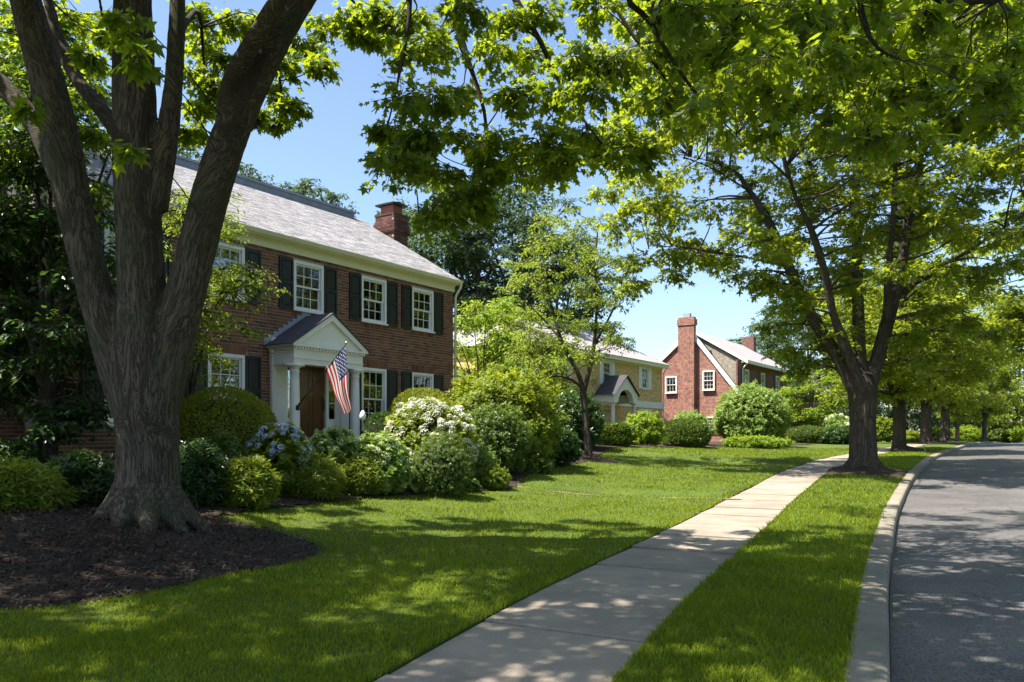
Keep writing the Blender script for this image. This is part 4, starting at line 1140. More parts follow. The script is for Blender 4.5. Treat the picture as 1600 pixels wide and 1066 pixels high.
def limb_verts_attr(me, segs, smooth=0):
    """bark coordinates: along-limb distance compressed so ridges run lengthwise"""
    n = len(me.vertices); co = np.zeros(n * 3, np.float32); me.vertices.foreach_get('co', co); co = co.reshape(-1, 3).astype(float)
    best = np.full(n, 1e9); out = np.zeros((n, 3))
    for (a, b, s0) in segs:
        a = np.array(a); b = np.array(b); d = b - a; l = np.linalg.norm(d); d = d / l
        t = np.clip((co - a) @ d, 0, l); q = a + t[:, None] * d; e = co - q; dist = np.linalg.norm(e, axis=1)
        m = dist < best; best[m] = dist[m]
        o_ = np.array([1., 0, 0]) if abs(d[0]) < .8 else np.array([0, 1., 0]); u = o_ - d * (o_ @ d); u /= np.linalg.norm(u); w = np.cross(d, u)
        ee = co[m]
        out[m] = np.stack([ee @ u, ee @ w, (ee @ d) * .30], -1)
    if smooth:
        ne = len(me.edges); ed = np.zeros(ne * 2, np.int32); me.edges.foreach_get('vertices', ed); ed = ed.reshape(-1, 2)
        deg = np.bincount(ed.ravel(), minlength=n).astype(float) + 1
        for _ in range(smooth):
            acc = out.copy()
            for k in range(3):
                acc[:, k] += np.bincount(ed[:, 0], out[ed[:, 1], k], n) + np.bincount(ed[:, 1], out[ed[:, 0], k], n)
            out = acc / deg[:, None]
    at_ = me.attributes.new('bark', 'FLOAT_VECTOR', 'POINT'); at_.data.foreach_set('vector', out.astype(np.float32).ravel())
    return co, out, best

def make_trunk(name, limbs, mat, parent, origin, voxel=None, sides=10, rough=.0, nattr=999):
    """limbs: list of (points, radii) in world space; voxel -> fused by remeshing"""
    origin = np.array(origin, float); mb = MB(); segs = []
    for li, (pts, rad) in enumerate(limbs):
        pts = [np.array(p, float) - origin for p in pts]
        # resample smoothly
        s0 = float(pts[0][2]) - float(pts[0][2]) % 1e9 * 0
        n = len(pts); q = []; rr = []
        for i in range(n - 1):
            p0, p1, p2, p3 = pts[max(i - 1, 0)], pts[i], pts[i + 1], pts[min(i + 2, n - 1)]
            for t in np.linspace(0, 1, 5)[: (5 if i == n - 2 else 4)]:
                q.append(.5 * ((2 * p1) + (p2 - p0) * t + (2 * p0 - 5 * p1 + 4 * p2 - p3) * t * t + (3 * p1 - p0 - 3 * p2 + p3) * t ** 3)); rr.append(rad[i] * (1 - t) + rad[i + 1] * t)
        mb.tube(q, rr, sides)
        for a, b in zip(q[:-1], q[1:]):
            l = np.linalg.norm(b - a)
            if l > 1e-6 and li < nattr: segs.append((a, b, s0)); s0 += l
    me = mb.mesh(name, True)
    if voxel:
        o = bpy.data.objects.new('tmp', me); COL.objects.link(o)
        md = o.modifiers.new('r', 'REMESH'); md.mode = 'VOXEL'; md.voxel_size = voxel; md.use_smooth_shade = True
        sm_ = o.modifiers.new('s', 'SMOOTH'); sm_.factor = .6; sm_.iterations = 6
        dg = bpy.context.evaluated_depsgraph_get(); me2 = bpy.data.meshes.new_from_object(o.evaluated_get(dg)); me2.name = name
        bpy.data.objects.remove(o); me = me2
    co, bc, dist = limb_verts_attr(me, segs, 8 if voxel else 0)
    if rough:
        nn = np.zeros(len(co) * 3, np.float32); me.vertices.foreach_get('normal', nn); nn = nn.reshape(-1, 3)
        h = np.array([mnoise.ridged_multi_fractal(Vector((b[0] * 8, b[1] * 8, b[2] * 7)), 1.0, 2.1, 3, 1.0, 2.0) for b in bc])
        lf = np.array([mnoise.noise(Vector((c[0] * 2.2, c[1] * 2.2, c[2] * .5))) for c in co])
        co = co + nn * ((h - 1.1) * rough + lf * rough * 2.4)[:, None]
        me.vertices.foreach_set('co', co.astype(np.float32).ravel()); me.update()
    return obj(name, me, mat, parent)

def nearest_branch(nodes, c):
    """pick a skeleton node that is lower than the clump and close to it"""
    d = np.linalg.norm(nodes[:, :3] - c, axis=1) + np.maximum(0, nodes[:, 2] - c[2] + .2) * 2.5
    return nodes[int(np.argmin(d))]

def branch_limbs(nodes, cens, r0=.05, r1=.012, sag=.12):
    out = []
    for c in cens:
        nd_ = nearest_branch(nodes, c); a = nd_[:3]; l = np.linalg.norm(c - a)
        mid = a * .5 + c * .5 + rng.normal(0, .07, 3) * l + np.array([0, 0, sag * l])
        out.append(([a, mid, c], [min(r0, nd_[3] * .6), (min(r0, nd_[3] * .6) + r1) * .45, r1]))
    return out
def limb_nodes(limbs, step=6):
    out = []
    for pts, rad in limbs:
        for i in range(len(pts) - 1):
            for t in np.linspace(0, 1, step):
                out.append([*(np.array(pts[i]) * (1 - t) + np.array(pts[i + 1]) * t), rad[i] * (1 - t) + rad[i + 1] * t])
    return np.array(out)

def auto_tree(name, label, x, y, h, th, cr, mat, leaf=.16, nclump=60, per=16, k=12, T=TS, bark='bark2', tr=.28, group=None, cat='tree', crad=1.1, seed=0, lean=(0, 0), shape=1.0, zc=None, flat=.6, limbs_n=6, fork=None, bare=0):
    """a freestanding tree: trunk with flare, limbs, twigs and a crown of drooping leaf sprays"""
    st_ = np.random.default_rng(seed); z0 = g(x, y) - .05; base = np.array([x, y, z0])
    root = thing(name, label, cat, tuple(base), 0, group)
    fk = base + np.array([lean[0] * th, lean[1] * th, th])
    limbs = [([base + [0, 0, -.3], base + [0, 0, .1], base + [0, 0, .45], base * .5 + fk * .5, fk], [tr * 1.7, tr * 1.4, tr * 1.08, tr * .95, tr * .9])]
    cz = (th * .75 + h) / 2 if zc is None else zc
    C_ = base + np.array([lean[0] * h * .6, lean[1] * h * .6, cz]); rz_ = (h - cz) * shape
    tips = []
    for i in range(limbs_n):
        a = 6.283 * i / limbs_n + st_.uniform(-.4, .4); up = st_.uniform(.25, .8)
        tip = C_ + np.array([math.cos(a) * cr * .7, math.sin(a) * cr * .7, rz_ * (up - .35)]) if i < limbs_n - 2 else C_ + np.array([math.cos(a) * cr * .2, math.sin(a) * cr * .2, rz_ * .75])
        mid = fk * .55 + tip * .45 + np.array([0, 0, .12 * h]) * .6
        s_ = fk - np.array([0, 0, .25 * tr])
        limbs.append(([s_, mid * .5 + fk * .5, mid, tip], [tr * .62, tr * .42, tr * .28, tr * .08]))
    cl_ = []
    while len(cl_) < nclump:
        d = st_.normal(0, 1, 3); d /= np.linalg.norm(d); rr = st_.uniform(.25, 1) ** .5
        p = C_ + d * rr * np.array([cr, cr, rz_])
        if p[2] > z0 + th * .55: cl_.append(p)
    cl_ = np.array(cl_)
    nodes = limb_nodes(limbs[1:])
    allb = limbs + branch_limbs(nodes, cl_, .05 * tr / .28, .01)
    make_trunk('trunk', allb, M[bark], root, base, sides=8)
    rad = crad * st_.uniform(.75, 1.2, (nclump, 1)) * np.array([1, 1, .62])
    pos, ax, nr, A, B = sprays(cl_, rad, per, k, spread=leaf * .6, flat=flat)
    leaf_obj('crown', pos, ax, nr, leaf * rng.uniform(.7, 1.25, len(pos)), T, M[mat], root, base)
    obj('twigs', twig_mesh(A, B, .012, .004, base), M['twig'], root, kind='stuff')
    return root
def tree_copy(src, x, y, s, rz, label, group=None):
    """copy a tree and its parts, sharing mesh data"""
    r = src.copy(); COL.objects.link(r); r.location = (x, y, g(x, y) - .05); r.scale = (s[0], s[0], s[1]); r.rotation_euler = (0, 0, rz); r['label'] = label
    if group: r['group'] = group
    for c in list(src.children):
        q = c.copy(); COL.objects.link(q); q.parent = r
    return r

# ---- the big maple at the left
D1 = 10.6; s1 = lambda w, d=D1: w * .80 / F * d / 2
t1o = np.array([T1[0], T1[1], g(T1[0], T1[1]) + .12])
big = thing('maple_tree', 'big dark multi-stemmed maple rising from the wood-chip mound at the left', 'tree', tuple(t1o))
p1 = lambda x, y, d=D1: P(x, y, d)
limbs1 = [
    ([p1(231, 850), p1(231, 812), p1(231, 760), p1(232, 690), p1(228, 620), p1(224, 540), p1(222, 470), p1(217, 350), p1(212, 230), p1(208, 90), p1(206, -60), p1(200, -260)], [s1(176), s1(144), s1(122), s1(116), s1(122), s1(118), s1(92), s1(86), s1(84), s1(76), s1(66), s1(46)]),
    ([p1(200, 640), p1(176, 545), p1(148, 450), p1(120, 340), p1(96, 220), p1(70, 110), p1(40, 0), p1(10, -140)], [s1(64), s1(74), s1(68), s1(66), s1(68), s1(66), s1(60), s1(46)]),
    ([p1(256, 640), p1(276, 520), p1(300, 420), p1(330, 300), p1(368, 190), p1(420, 80), p1(468, 0), p1(560, -140)], [s1(62), s1(78), s1(74), s1(72), s1(66), s1(60), s1(56), s1(40)]),
    ([p1(246, 330), p1(258, 235), p1(270, 150), p1(276, 60), p1(280, -80)], [s1(40), s1(44), s1(36), s1(34), s1(26)]),
    ([p1(352, 190, 10.5), p1(362, 130, 10.4), p1(392, 70, 10.2), p1(436, 0, 10), p1(480, -80, 9.8)], [s1(34), s1(38), s1(34), s1(30), s1(22)]),
    ([p1(118, 350), p1(84, 250, 10.9), p1(40, 175, 11.1), p1(-20, 112, 11.3), p1(-90, 60, 11.5)], [s1(40), s1(44), s1(42), s1(38), s1(28)]),
    ([p1(206, 240), p1(165, 180, 10.9), p1(118, 120, 11.2), p1(92, 60, 11.4), p1(70, -20, 11.5)], [s1(34), s1(32), s1(30), s1(26), s1(20)]),
    ([p1(196, 90), p1(165, 40, 10.3), p1(150, -40, 10.1)], [s1(16), s1(10), s1(6)]),
]
for a_, l_ in ((2.7, .95), (3.35, .8), (4.0, 1.0), (4.55, .7), (5.15, 1.0), (5.75, .8), (6.2, 1.0), (.9, .8), (1.8, .8)):
    d_ = np.array([math.cos(a_), math.sin(a_), 0]); b0 = p1(231, 800)
    limbs1.append(([b0 + d_ * .2 + [0, 0, .42], b0 + d_ * .36 + [0, 0, .14], b0 + d_ * (.42 + l_ * .16) + [0, 0, -.06], b0 + d_ * (.46 + l_ * .42) + [0, 0, -.30]], [.20, .17, .13, .06]))
make_trunk('trunk', limbs1, M['bark'], big, t1o, voxel=.03, sides=14, rough=.007, nattr=8)

def canopy(parent, origin, clumps, nodes, per, k, leaf, mat, spread, droop=.35, down=.55, T=TM, single=0, brad=.03):
    cen = np.array([c[:3] for c in clumps]); rad = np.array([[c[3], c[3], c[3] * .75] for c in clumps])
    pos, ax, nr, A, B = sprays(cen, rad, per, k, spread, droop, down)
    sz = leaf * rng.uniform(.5, 1.35, len(pos))
    m = np.ones(len(pos), bool)
    if single:
        px, py = proj(pos); vis = (px > 10) & (px < 1590) & (py > 5) & (py < 700)
        sc = np.where(vis, sz / pos[:, 1], -1); idx = np.argsort(-sc)[:single]; m[idx] = False
        tv, tf = T; me = npmesh('leaf', tv, tf); me.materials.append(M[mat])
        a_ = me.attributes.new('rnd', 'FLOAT', 'FACE'); a_.data.foreach_set('value', np.full(len(tf), .3, np.float32))
        AX = unit(ax[idx]); NR = unit(nr[idx] - AX * (nr[idx] * AX).sum(-1, keepdims=True)); SD = np.cross(AX, NR)
        for i, j in enumerate(idx):
            o = bpy.data.objects.new('leaf', me); link(o, parent)
            mt = Matrix(((SD[i][0], AX[i][0], NR[i][0]), (SD[i][1], AX[i][1], NR[i][1]), (SD[i][2], AX[i][2], NR[i][2])))
            o.rotation_euler = mt.to_euler(); o.location = tuple(pos[j] - origin); s_ = float(sz[j]); o.scale = (s_, s_, s_)
    leaf_obj('crown', pos[m], ax[m], nr[m], sz[m], T, M[mat], parent, origin)
    obj('twigs', twig_mesh(A, B, .008, .003, origin), M['twig'], parent, kind='stuff')
    if nodes is not None:
        bl = branch_limbs(nodes, cen, brad, .006, .05)
        make_trunk('branches', bl, M['twig'], parent, origin, sides=5)['kind'] = 'stuff'

C1 = []
def cl(x, y, d, r): C1.append((*P(x, y, d), r))
# leaves between and beyond the limbs, and the outer edge against the sky
for (x, y, r) in ((300, 20, .35), (325, 60, .4), (300, 110, .35), (335, 130, .35), (310, 165, .3), (360, 30, .35), (345, 90, .3), (410, 30, .35), (440, 100, .3), (420, 140, .35), (455, 165, .28), (400, 175, .22), (470, 60, .4), (510, 35, .4), (500, 100, .28), (545, 20, .35), (560, 55, .28), (590, 15, .35), (600, 60, .25), (620, 30, .3), (300, 205, .22), (430, 190, .2)):
    cl(x, y, 12.2 + rng.uniform(-.5, .8), r * 1.0)
for (x, y, r) in ((20, 30, .5), (60, 70, .4), (110, 30, .35), (130, 90, .35), (20, 120, .5), (140, 140, .35), (60, 190, .5), (150, 215, .4), (10, 230, .5), (130, 290, .45), (165, 60, .25)):
    cl(x, y, 13.0 + rng.uniform(-.6, .8), r)
# the long hanging boughs over the lawn
for (x, y) in ((650, 20), (720, 10), (790, 20), (860, 15), (930, 15), (1000, 20), (1060, 25), (640, 80), (700, 75), (765, 80), (830, 85), (900, 80), (965, 80), (1030, 85), (1090, 70),
               (620, 150), (675, 140), (735, 150), (800, 150), (865, 150), (930, 150), (990, 145), (1040, 150), (610, 215), (660, 215), (715, 215), (775, 220), (835, 215), (900, 205), (960, 200),
               (640, 240), (690, 275), (735, 290), (735, 325), (705, 320), (800, 255), (850, 265), (880, 240), (930, 235), (600, 190), (625, 250), (760, 260), (980, 230)):
    cl(x + rng.uniform(-12, 12), y + rng.uniform(-10, 10), 10.6 + rng.uniform(-1.2, 1.4), rng.uniform(.34, .5))
boughs1 = [([p1(520, -70), P(610, -90, 10.6), P(690, -20, 10.6), P(730, 90, 10.6), P(760, 200, 10.6), P(740, 310, 10.6)], [.10, .075, .055, .035, .02, .008]),
           ([P(610, -90, 10.6), P(740, -80, 10.6), P(830, 40, 10.6), P(880, 140, 10.6), P(940, 225, 10.6)], [.075, .06, .04, .025, .01]),
           ([P(740, -80, 10.6), P(900, -70, 10.6), P(985, 50, 10.6), P(1060, 150, 10.6)], [.06, .045, .025, .01]),
           ([P(610, -90, 10.6), P(640, 0, 10.6), P(625, 110, 10.6), P(605, 200, 10.6)], [.05, .035, .02, .008]),
           ([p1(470, 0), P(500, -40, 11.6), P(560, 10, 12.2)], [.08, .04, .015]),
           ([p1(276, 60), P(310, 20, 11.6), P(320, 130, 12.2)], [.05, .03, .012]),
           ([p1(400, 100), P(430, 90, 11.4), P(440, 150, 12.2)], [.05, .03, .012])]
make_trunk('bough', boughs1, M['bark2'], big, t1o, sides=8)['kind'] = 'stuff'
nodes1 = limb_nodes(boughs1 + limbs1[:7])
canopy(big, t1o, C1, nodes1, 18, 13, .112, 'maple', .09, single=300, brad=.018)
# sprays growing close in front of the stems
C1b = [(*P(205, 20, 8.2), .22), (*P(215, 85, 8.2), .24), (*P(200, 60, 8.3), .2), (*P(203, 232, 8.9), .14), (*P(140, 85, 8.8), .2), (*P(48, 168, 9.3), .12)]
canopy(big, t1o, C1b, nodes1, 5, 6, .17, 'maple', .08, brad=.01)
# upper crown, above the picture, that shades the mound and the lawn
C1u = []; r1_ = np.random.default_rng(11)
while len(C1u) < 185:
    d = r1_.normal(0, 1, 3); d /= np.linalg.norm(d); q = np.array([-7.0, 6.0, 10.4]) + d * r1_.uniform(.3, 1) ** .5 * np.array([6.4, 4.6, 2.7])
    px, py = proj(q); rr_ = r1_.uniform(.8, 1.2)
    if py[0] < -1.15 * rr_ / max(q[1], .5) * F: C1u.append((*q, rr_))
canopy(big, t1o, C1u, nodes1, 12, 8, .26, 'maple', .14, T=T3V, brad=.05)

# ---- overhead maple whose trunk stands behind the camera; its boughs hang in at the top right
om0 = np.array([-1.85, -4.2, g(-1.85, -4.2) - .05])
over = thing('maple_tree', 'maple behind the viewer whose dark leafy boughs hang in at the top right', 'tree', tuple(om0))
limbs0 = [([om0 + [0, 0, -.3], om0 + [0, 0, .3], om0 + [0, 0, 2.2], om0 + [.1, .2, 4.0]], [.6, .42, .36, .34]),
          ([om0 + [.1, .2, 3.8], om0 + [1.4, 2.6, 6.2], om0 + [3.2, 6.0, 7.4], om0 + [5.2, 10.0, 8.0], P(1180, -60, 8.5)], [.24, .19, .14, .08, .05]),
          ([om0 + [.1, .2, 3.9], om0 + [2.6, 2.2, 6.3], om0 + [5.0, 6.2, 7.6], P(1450, -80, 7.6), P(1560, 0, 8.0)], [.22, .17, .12, .06, .03]),
          ([om0 + [.1, .2, 4.0], om0 + [-1.2, 1.6, 6.5], om0 + [-.5, 4, 9]], [.22, .16, .08]),
          ([P(1180, -60, 8.5), P(1130, 60, 8.6), P(1128, 180, 8.6)], [.04, .022, .008]),
          ([P(1250, -80, 8.0), P(1285, 20, 8.0), P(1300, 110, 8.0)], [.04, .024, .008]),
          ([P(1330, -60, 7.8), P(1360, 60, 7.8), P(1410, 95, 7.8)], [.035, .02, .008]),
          ([om0 + [5.2, 10.0, 8.0], P(1000, -60, 9.0), P(1020, 40, 9.4), P(1090, 150, 9.6), P(1150, 210, 9.8)], [.07, .045, .03, .018, .006])]
make_trunk('trunk', limbs0, M['bark2'], over, om0, sides=10)
C0 = []
for (x, y) in ((1090, 10), (1150, 20), (1210, 10), (1270, 25), (1330, 10), (1390, 25), (1450, 10), (1510, 25), (1570, 10), (1130, 75), (1200, 80), (1265, 85), (1330, 80), (1395, 85), (1460, 75), (1525, 80), (1585, 70),
               (1170, 135), (1240, 145), (1310, 140), (1380, 145), (1450, 135), (1520, 130), (1585, 130), (1290, 190), (1350, 200), (1420, 195), (1500, 180), (1200, 190), (1110, 150), (1560, 185)):
    C0.append((*P(x + rng.uniform(-14, 14), y + rng.uniform(-10, 10), rng.uniform(7.0, 9.6)), rng.uniform(.28, .42)))
C0s = list(C0)
nodes0 = limb_nodes(limbs0[1:])
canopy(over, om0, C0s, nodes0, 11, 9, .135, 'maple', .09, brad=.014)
C0u = []; r0_ = np.random.default_rng(5)
while len(C0u) < 135:
    d = r0_.normal(0, 1, 3); d /= np.linalg.norm(d); q = np.array([1.8, 4.8, 9.2]) + d * r0_.uniform(.2, 1) ** .5 * np.array([4.8, 6.0, 2.1])
    px, py = proj(q); rr_ = r0_.uniform(.6, 1.0)
    if q[1] < .5 or py[0] < -1.2 * rr_ / q[1] * F: C0u.append((*q, rr_))
C0m = []
while len(C0m) < 58:
    q = P(r0_.uniform(1010, 1680), r0_.uniform(-190, 95), r0_.uniform(9.8, 15.5))
    if q[2] > 6.6: C0m.append((*q, r0_.uniform(.5, .75)))
canopy(over, om0, C0m, nodes0, 13, 10, .15, 'maple', .11, T=T3V, brad=.02)
canopy(over, om0, C0u, nodes0, 10, 9, .24, 'maple', .12, T=T3V, brad=.04)

# ---- the street maple nearest the camera
t2o = np.array([T2[0], T2[1], g(*T2) + .2]); D2 = 27.0; p2 = lambda x, y, d=D2: P(x, y, d)
s2 = lambda w: w * .86 / F * D2 / 2
st2 = thing('street_maple', 'broad street maple with forked grey trunk between the sidewalk and kerb', 'tree', tuple(t2o), 0, 'maples along the verge')
limbs2 = [
    ([p2(1350, 752), p2(1350, 736), p2(1349, 715), p2(1348, 660), p2(1347, 605), p2(1346, 585)], [s2(78), s2(58), s2(50), s2(47), s2(54), s2(40)]),
    ([p2(1336, 612), p2(1310, 560), p2(1278, 510), p2(1250, 460), p2(1228, 405), p2(1203, 350), p2(1172, 300), p2(1140, 262), p2(1080, 245)], [s2(26), s2(25), s2(22), s2(21), s2(19), s2(16), s2(12), s2(8), s2(4)]),
    ([p2(1344, 600, 26.8), p2(1322, 548, 26.4), p2(1302, 490, 26), p2(1290, 430, 25.6), p2(1268, 360, 25.3), p2(1240, 300, 25), p2(1210, 200, 25)], [s2(20), s2(20), s2(16), s2(13), s2(11), s2(9), s2(5)]),
    ([p2(1346, 605), p2(1342, 520), p2(1340, 430), p2(1337, 330), p2(1340, 240), p2(1350, 130), p2(1355, 0)], [s2(24), s2(22), s2(21), s2(17), s2(13), s2(10), s2(5)]),
    ([p2(1356, 610), p2(1374, 550), p2(1390, 490), p2(1408, 420), p2(1420, 340), p2(1440, 230), p2(1450, 110), p2(1465, -20)], [s2(28), s2(26), s2(24), s2(21), s2(16), s2(12), s2(9), s2(5)]),
    ([p2(1386, 500, 26.8), p2(1388, 430, 26.2), p2(1396, 340, 25.6), p2(1400, 240, 25.2), p2(1412, 130, 25)], [s2(16), s2(14), s2(12), s2(9), s2(5)]),
    ([p2(1412, 460), p2(1450, 425, 26.6), p2(1500, 400, 26.2), p2(1570, 355, 26), p2(1660, 300, 26)], [s2(12), s2(11), s2(9), s2(7), s2(4)]),
    ([p2(1222, 415), p2(1180, 405, 26.6), p2(1120, 395, 26.2), p2(1050, 385, 26), p2(990, 392, 26)], [s2(9), s2(8), s2(6), s2(5), s2(2.5)]),
    ([p2(1172, 300), p2(1110, 262, 26), p2(1040, 240, 25.5), p2(960, 238, 25)], [s2(7), s2(6), s2(4), s2(2.5)]),
]
for a_ in np.linspace(.3, 6.0, 6):
    d_ = np.array([math.cos(a_), math.sin(a_), 0]); b0 = p2(1350, 728)
    limbs2.append(([b0 + d_ * .22 + [0, 0, .25], b0 + d_ * .5, b0 + d_ * .85 + [0, 0, -.25]], [.2, .15, .07]))
make_trunk('trunk', limbs2, M['bark2'], st2, t2o, voxel=.055, sides=10, rough=.012, nattr=9)
r2_ = np.random.default_rng(21); C2 = []
CC = P(1310, 150, 27)
while len(C2) < 400:
    d = r2_.normal(0, 1, 3); d /= np.linalg.norm(d); q = CC + d * r2_.uniform(.12, 1) ** .45 * np.array([8.2, 7.0, 8.2])
    px, py = proj(q); px, py = px[0], py[0]; rr_ = r2_.uniform(.7, 1.15); m_ = rr_ * F / q[1] * .8
    low = np.interp(px, [930, 985, 1000, 1060, 1110, 1150, 1190, 1215, 1260, 1300, 1420, 1600], [290, 400, 470, 430, 430, 455, 470, 560, 590, 560, 570, 560])
    if py + m_ > low or px - m_ < 905 + max(0, 200 - py) * .1 or px > 1750: continue
    if py < -350: continue
    C2.append((*q, rr_))
for (x, y) in ((945, 300), (985, 325), (1012, 365), (1045, 395), (1000, 405), (962, 350), (1085, 385), (1125, 402), (990, 440), (1048, 425), (1160, 425), (1190, 445), (1212, 510), (1225, 545), (1250, 575), (1280, 560), (1310, 540), (1235, 480), (1420, 520), (1460, 480), (1500, 500), (1440, 560), (1540, 520)):
    C2.append((*P(x, y, 27 + r2_.uniform(-1.5, 1.5)), r2_.uniform(.6, .85)))
nodes2 = limb_nodes(limbs2[1:9])
cen = np.array([c[:3] for c in C2])
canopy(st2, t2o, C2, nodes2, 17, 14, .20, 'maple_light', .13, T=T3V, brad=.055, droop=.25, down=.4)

# ------------------------------------------------------------------ background and garden trees
auto_tree('evergreen_tree', 'dense dark leafy tree filling the far left in front of the shaded wing', -7.9, 13.6, 7.6, 1.4, 1.5, 'dark_leaf', leaf=.13, nclump=62, per=20, k=13, tr=.16, crad=.75, seed=1, shape=1.0, zc=4.2)
auto_tree('evergreen_tree', 'dark leafy tree left of the big maple stem against the wing', -9.9, 13.9, 8.0, 1.4, 1.6, 'dark_leaf', leaf=.13, nclump=60, per=20, k=13, tr=.16, crad=.8, seed=2, zc=4.0)
auto_tree('leafy_tree', 'sunlit green tree behind the left stems above the dark evergreens', -11.6, 16.9, 11.5, 5.5, 3.0, 'maple', leaf=.16, nclump=58, per=15, k=12, T=T3V, tr=.2, crad=.95, seed=3, zc=8.6)
auto_tree('ornamental_tree', 'feathery lime green small tree against the left house windows', P(292, 0, 15.6)[0], 15.6, 6.0, 1.2, 1.25, 'lime', leaf=.11, nclump=42, per=16, k=13, T=TL, tr=.07, crad=.62, seed=4, zc=3.9, flat=.25, shape=1.0)

far_a = auto_tree('backdrop_tree', 'tall dark tree just right of the brick chimney', P(668, 0, 50)[0], 50, 17.8, 6, 4.2, 'far_leaf', leaf=.34, nclump=74, per=15, k=11, T=TS, tr=.33, crad=1.5, seed=5, group='tall trees behind the houses', zc=11.2)
tree_copy(far_a, P(742, 0, 47)[0], 47, (.92, .97), 2.1, 'tall dark tree above the gap between the two left houses', 'tall trees behind the houses')
tree_copy(far_a, P(812, 0, 53)[0], 53, (1.05, 1.02), 3.6, 'tall dark tree behind the young light green tree', 'tall trees behind the houses')
tree_copy(far_a, P(880, 0, 58)[0], 62, (1.0, .95), 4.8, 'tall tree behind the yellow house left of its roof', 'tall trees behind the houses')
tree_copy(far_a, P(610, 0, 58)[0], 60, (.8, 1.03), 1.1, 'tall thin tree rising directly behind the chimney', 'tall trees behind the houses')
far_b = auto_tree('backdrop_tree', 'treetop showing above the roof ridge left of centre', P(478, 0, 46)[0], 46, 15.9, 7, 1.9, 'far_leaf', leaf=.3, nclump=18, per=12, k=10, T=TS, tr=.25, crad=1.15, seed=6, group='treetops over the front house roof', zc=13)
tree_copy(far_b, P(522, 0, 47)[0], 47, (.8, .96), 2.6, 'small treetop nearest the right end of the metal ridge', 'treetops over the front house roof')
tree_copy(far_b, P(385, 0, 44)[0], 44, (.9, 1.01), 1.4, 'treetop just above the ridge right of the big right stem', 'treetops over the front house roof')
tree_copy(far_b, P(292, 0, 40)[0], 40, (1.25, 1.0), 3.9, 'treetop above the ridge between the middle and right stems', 'treetops over the front house roof')
tree_copy(far_b, P(1165, 0, 84)[0], 84, (1.25, .72), .4, 'treetop above the red gabled house roof')
wood = auto_tree('woodland_tree', 'dark green tree rising behind the red house at its right end', P(1262, 0, 82)[0], 82, 17.0, 3.0, 5.6, 'far_leaf', leaf=.42, nclump=90, per=14, k=10, T=TS, tr=.35, crad=1.9, seed=7, group='trees at the end of the street', zc=8.5)
gk = 'trees at the end of the street'
for i, (px, d, s, sz_, rz_, lb) in enumerate(((1335, 92, 1.1, 1.1, 1.0, 'dark tree behind the trunk of the nearest street maple'), (1415, 104, 1.1, 1.15, 2.0, 'dark tree beyond the far brick house'), (1485, 112, 1.1, 1.1, 3.0, 'dark tree at the street end left of the lone thin trunk'),
                                               (1215, 98, .9, 1.0, 5.0, 'tree behind the second chimney of the red house'))):
    tree_copy(wood, P(px, 0, d)[0], d, (s, sz_), rz_, lb, gk)
brt = auto_tree('roadside_tree', 'bright yellow-green tree at the right edge where the street ends', P(1588, 0, 98)[0], 98, 15.5, 2.2, 4.6, 'locust', leaf=.4, nclump=80, per=14, k=10, T=TS, tr=.3, crad=1.7, seed=8, zc=7.5)
tree_copy(brt, P(1660, 0, 92)[0], 92, (1.1, 1.2), 2.0, 'bright tree cut by the right edge of the view')
tree_copy(brt, P(1530, 0, 118)[0], 118, (1.0, .8), 4.0, 'light green tree far down the street beyond the crest')
lime_a = auto_tree('lime_tree', 'bright lime green bushy tree at the corner of the front house', P(752, 0, 37)[0], 37, 7.4, 1.0, 2.6, 'lime', leaf=.2, nclump=85, per=15, k=11, T=TS, tr=.12, crad=.85, seed=9, zc=3.9, group='lime green trees between the houses')
tree_copy(lime_a, P(838, 0, 39)[0], 39, (.95, .82), 2.0, 'lower lime green tree behind the young lawn tree', 'lime green trees between the houses')
tree_copy(lime_a, P(795, 0, 42)[0], 42, (1.1, 1.12), 4.0, 'taller lime green tree in the middle of the gap between houses', 'lime green trees between the houses')
tree_copy(lime_a, P(872, 0, 45)[0], 45, (.85, .88), 5.2, 'lime green tree hiding the left end of the yellow house', 'lime green trees between the houses')
tree_copy(lime_a, P(1268, 0, 62)[0], 62, (1.08, .86), 1.0, 'bright layered yellow-green tree right of the red house front')

# young tree on the lawn with a forked stem
yb = np.array([YT[0], YT[1], g(*YT)]); dY = YT[1]; pY = lambda x, y, d=0: P(x, y, dY + d); sY = lambda w: w * .85 / F * dY / 2
yt = thing('young_tree', 'slender young tree with forked trunk and airy yellow-green leaves on the lawn', 'tree', tuple(yb))
limY = [([pY(920, 728), pY(920, 714), pY(917, 680), pY(914, 640), pY(911, 612)], [sY(22), sY(17), sY(13), sY(12), sY(13)]),
        ([pY(912, 618), pY(905, 588), pY(890, 560), pY(875, 525), pY(862, 480), pY(852, 430), pY(850, 390)], [sY(10), sY(9), sY(8), sY(6.5), sY(5), sY(3.5), sY(2)]),
        ([pY(911, 618), pY(918, 590), pY(925, 560), pY(930, 520), pY(932, 470), pY(930, 410), pY(935, 350)], [sY(10), sY(9), sY(8), sY(6.5), sY(5), sY(4), sY(2)]),
        ([pY(908, 604), pY(885, 590, -.3), pY(855, 588, -.6), pY(825, 596, -.9)], [sY(6), sY(5), sY(4), sY(2)]),
        ([pY(928, 540), pY(950, 500, .4), pY(968, 460, .6), pY(975, 420, .8)], [sY(5), sY(4), sY(3), sY(2)]),
        ([pY(880, 535), pY(850, 500, .5), pY(820, 470, .8)], [sY(4.5), sY(3.5), sY(2)])]
make_trunk('trunk', limY, M['bark2'], yt, yb, sides=10)
CY = []; ry_ = np.random.default_rng(31)
